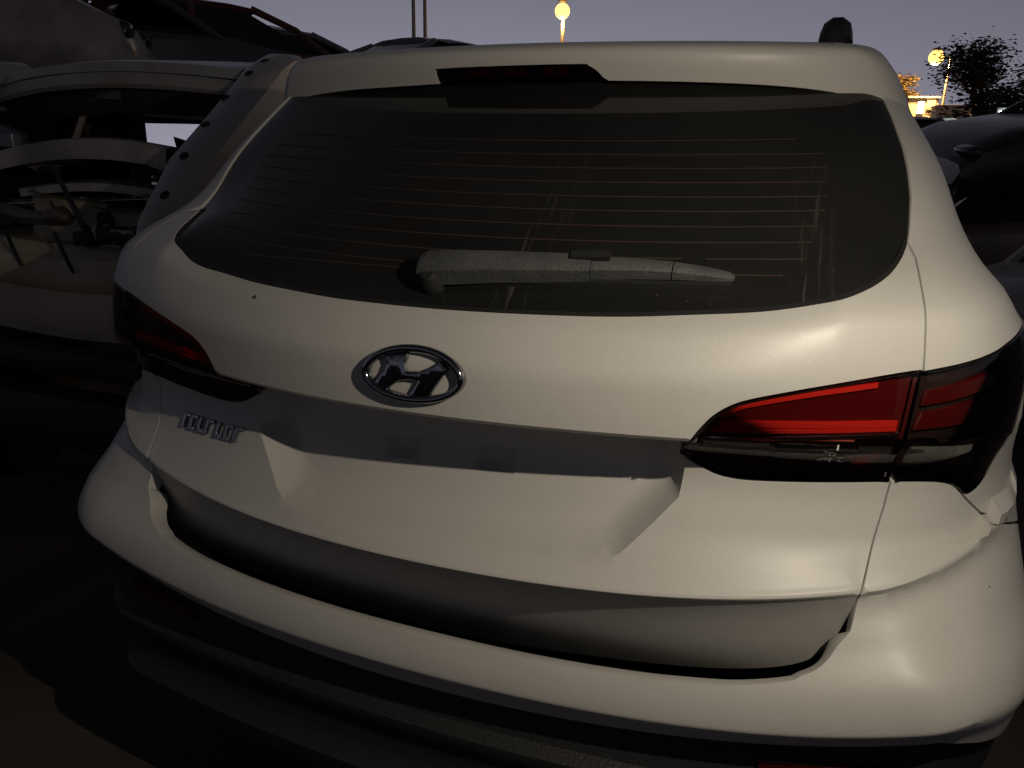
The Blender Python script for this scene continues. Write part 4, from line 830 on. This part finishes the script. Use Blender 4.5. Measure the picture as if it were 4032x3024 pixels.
BARK = mat('bark', (.08, .055, .04), .9, bump=(20, .5)); LEAF = mat('dusty_leaves', (.085, .070, .040), .7, noise=(1.5, .8, (.055, .050, .028)))
def tree(label, loc, hgt, rx, rz, n, seed, leaf=.22):
    rnd = random.Random(seed); t = thing('leafy_tree', label, 'tree', loc, group='trees beyond the yard')
    bm = bmesh.new(); top = hgt-rz*.6; tube(bm, [(0, 0, 0), (.1, 0, top*.5), (-.05, .1, top)], [.26, .18, .08], 9)
    ends = []
    for i in range(9):
        a = rnd.uniform(0, 6.28); r = rx*rnd.uniform(.45, .85); z0 = top*rnd.uniform(.55, .95); e = (r*math.cos(a), r*math.sin(a), hgt-rz+rnd.uniform(-.5, .7)*rz); ends.append(e)
        tube(bm, [(0, 0, z0), (e[0]*.5, e[1]*.5, (z0+e[2])/2+.15), e], [.09, .06, .02], 6)
    finish('trunk', bm, BARK, t)
    cl = [(e[0]*rnd.uniform(.7, 1.1), e[1]*rnd.uniform(.7, 1.1), e[2]+rnd.uniform(-.2, .4)*rz) for e in ends for _ in range(3)]+[(0, 0, hgt-rz*.4)]
    V = []; F = []
    for i in range(n):
        c = cl[rnd.randrange(len(cl))]; s = rx*.34; p = Vector((c[0]+rnd.gauss(0, s*.6), c[1]+rnd.gauss(0, s*.6), c[2]+rnd.gauss(0, rz*.22)))
        q = Matrix.Rotation(rnd.uniform(0, 6.28), 3, 'Z') @ Matrix.Rotation(rnd.uniform(-1.2, 1.2), 3, 'X'); l_ = leaf*rnd.uniform(.6, 1.3); b = len(V)
        for u, v in ((-.5, 0), (0, -.28), (.5, 0), (0, .28)): V.append(p+q @ Vector((u*l_, v*l_, 0)))
        F.append((b, b+1, b+2, b+3))
    o = from_data('crown', V, F, LEAF, t, 0); return t
tree('big leafy tree with a flat top beside the armed street lamp', (8.6, 48, 0), 7.0, 2.7, 1.5, 5200, 3)
tree('leafy tree at the edge of the view, lower and darker than its neighbour', (11.6, 46, 0), 6.6, 2.6, 1.4, 4200, 8)
tree('small round tree in front of the farther street lamp', (6.75, 71.5, 0), 7.9, 1.35, .95, 2200, 5, .26)
tree('low dark bushy tree under the big leafy tree', (6.8, 36, 0), 4.3, 2.0, 1.0, 3000, 12)
WALL = mat('pale_rendered_wall', (.55, .55, .58), .8, noise=(2, .5, (.42, .42, .44))); YLIT = mat('yellow_lit_window', (1, .8, .3), .5, emit=(1, .62, .10), strength=3.0); WLIT = mat('white_lit_window', (1, 1, 1), .5, emit=(1, .95, .82), strength=5.0); ORANGE = mat('orange_awning', (.55, .20, .06), .6)
def building(label, x, y, z, w, d, h, rot=0):
    t = thing('shop_building', label, 'building', (x, y, 0), (0, 0, rot), 'low buildings beyond the yard')
    bm = bmesh.new(); box(bm, (0, 0, z+h/2-(z/2)), (w, d, h+z)); finish('wall', bm, WALL, t, 0)
    bm = bmesh.new(); box(bm, (0, 0, z+h+.06), (w+.2, d+.2, .14), None, .02); finish('roof', bm, WALL, t, 0); return t
t = building('small pale shop with yellow and white lit windows', 8.15, 69.8, 4.6, 2.1, 2.0, 1.6, .1)
for x, w, h, z, m in ((-.72, .50, .72, 5.25, YLIT), (-.16, .42, .85, 5.5, WLIT), (.55, .55, .62, 5.72, YLIT)):
    bm = bmesh.new(); box(bm, (x, -1.03, z), (w+.08, .05, h+.08), None, .01); f_ = finish('window_frame', bm, WALL, t, 0)
    bm = bmesh.new(); box(bm, (x, -1.06, z), (w, .03, h), None, .012); finish('lit_pane', bm, m, f_, 0)
t = building('long pale low building between the lit shop and the big tree', 10.2, 66, 4.0, 3.0, 2, 1.35, .05)
bm = bmesh.new(); box(bm, (-.2, -1.02, 4.8), (.25, .04, .6)); finish('door', bm, POLE, t, 0)
t = building('low building with an orange awning by the white floodlight', 11.7, 60, 3.4, 2.6, 2, 1.2, 0)
bm = bmesh.new(); box(bm, (-.2, -1.25, 4.72), (2.0, .6, .22), Matrix.Rotation(.25, 3, 'X'), .02); finish('awning', bm, ORANGE, t, 0)
t = thing('floodlight', 'cold white floodlight glaring above the far wrecks', 'floodlight', (4.72, 20.58, 0))
bm = bmesh.new(); tube(bm, [(0, .12, 0), (0, .12, 2.5)], [.03, .03], 8); finish('post', bm, POLE, t)
bm = bmesh.new(); box(bm, (0, .06, 2.60), (.50, .14, .26), None, .03); hb = finish('lamp_housing', bm, BLACK, t)
bm = bmesh.new(); box(bm, (0, -.02, 2.60), (.40, .03, .15), Matrix.Rotation(-.12, 3, 'Y'), .012); finish('lamp_glass', bm, mat('cold_white_lamp', (1, 1, 1), .4, emit=(.86, 1.0, .92), strength=30), hb)
l = bpy.data.lights.new('flood_light', 'POINT'); l.energy = 60; l.color = (.85, 1, .93); l.shadow_soft_size = .12; lo = bpy.data.objects.new('flood_light', l); C.objects.link(lo); lo.parent = t; lo.location = (0, -.25, 2.6)
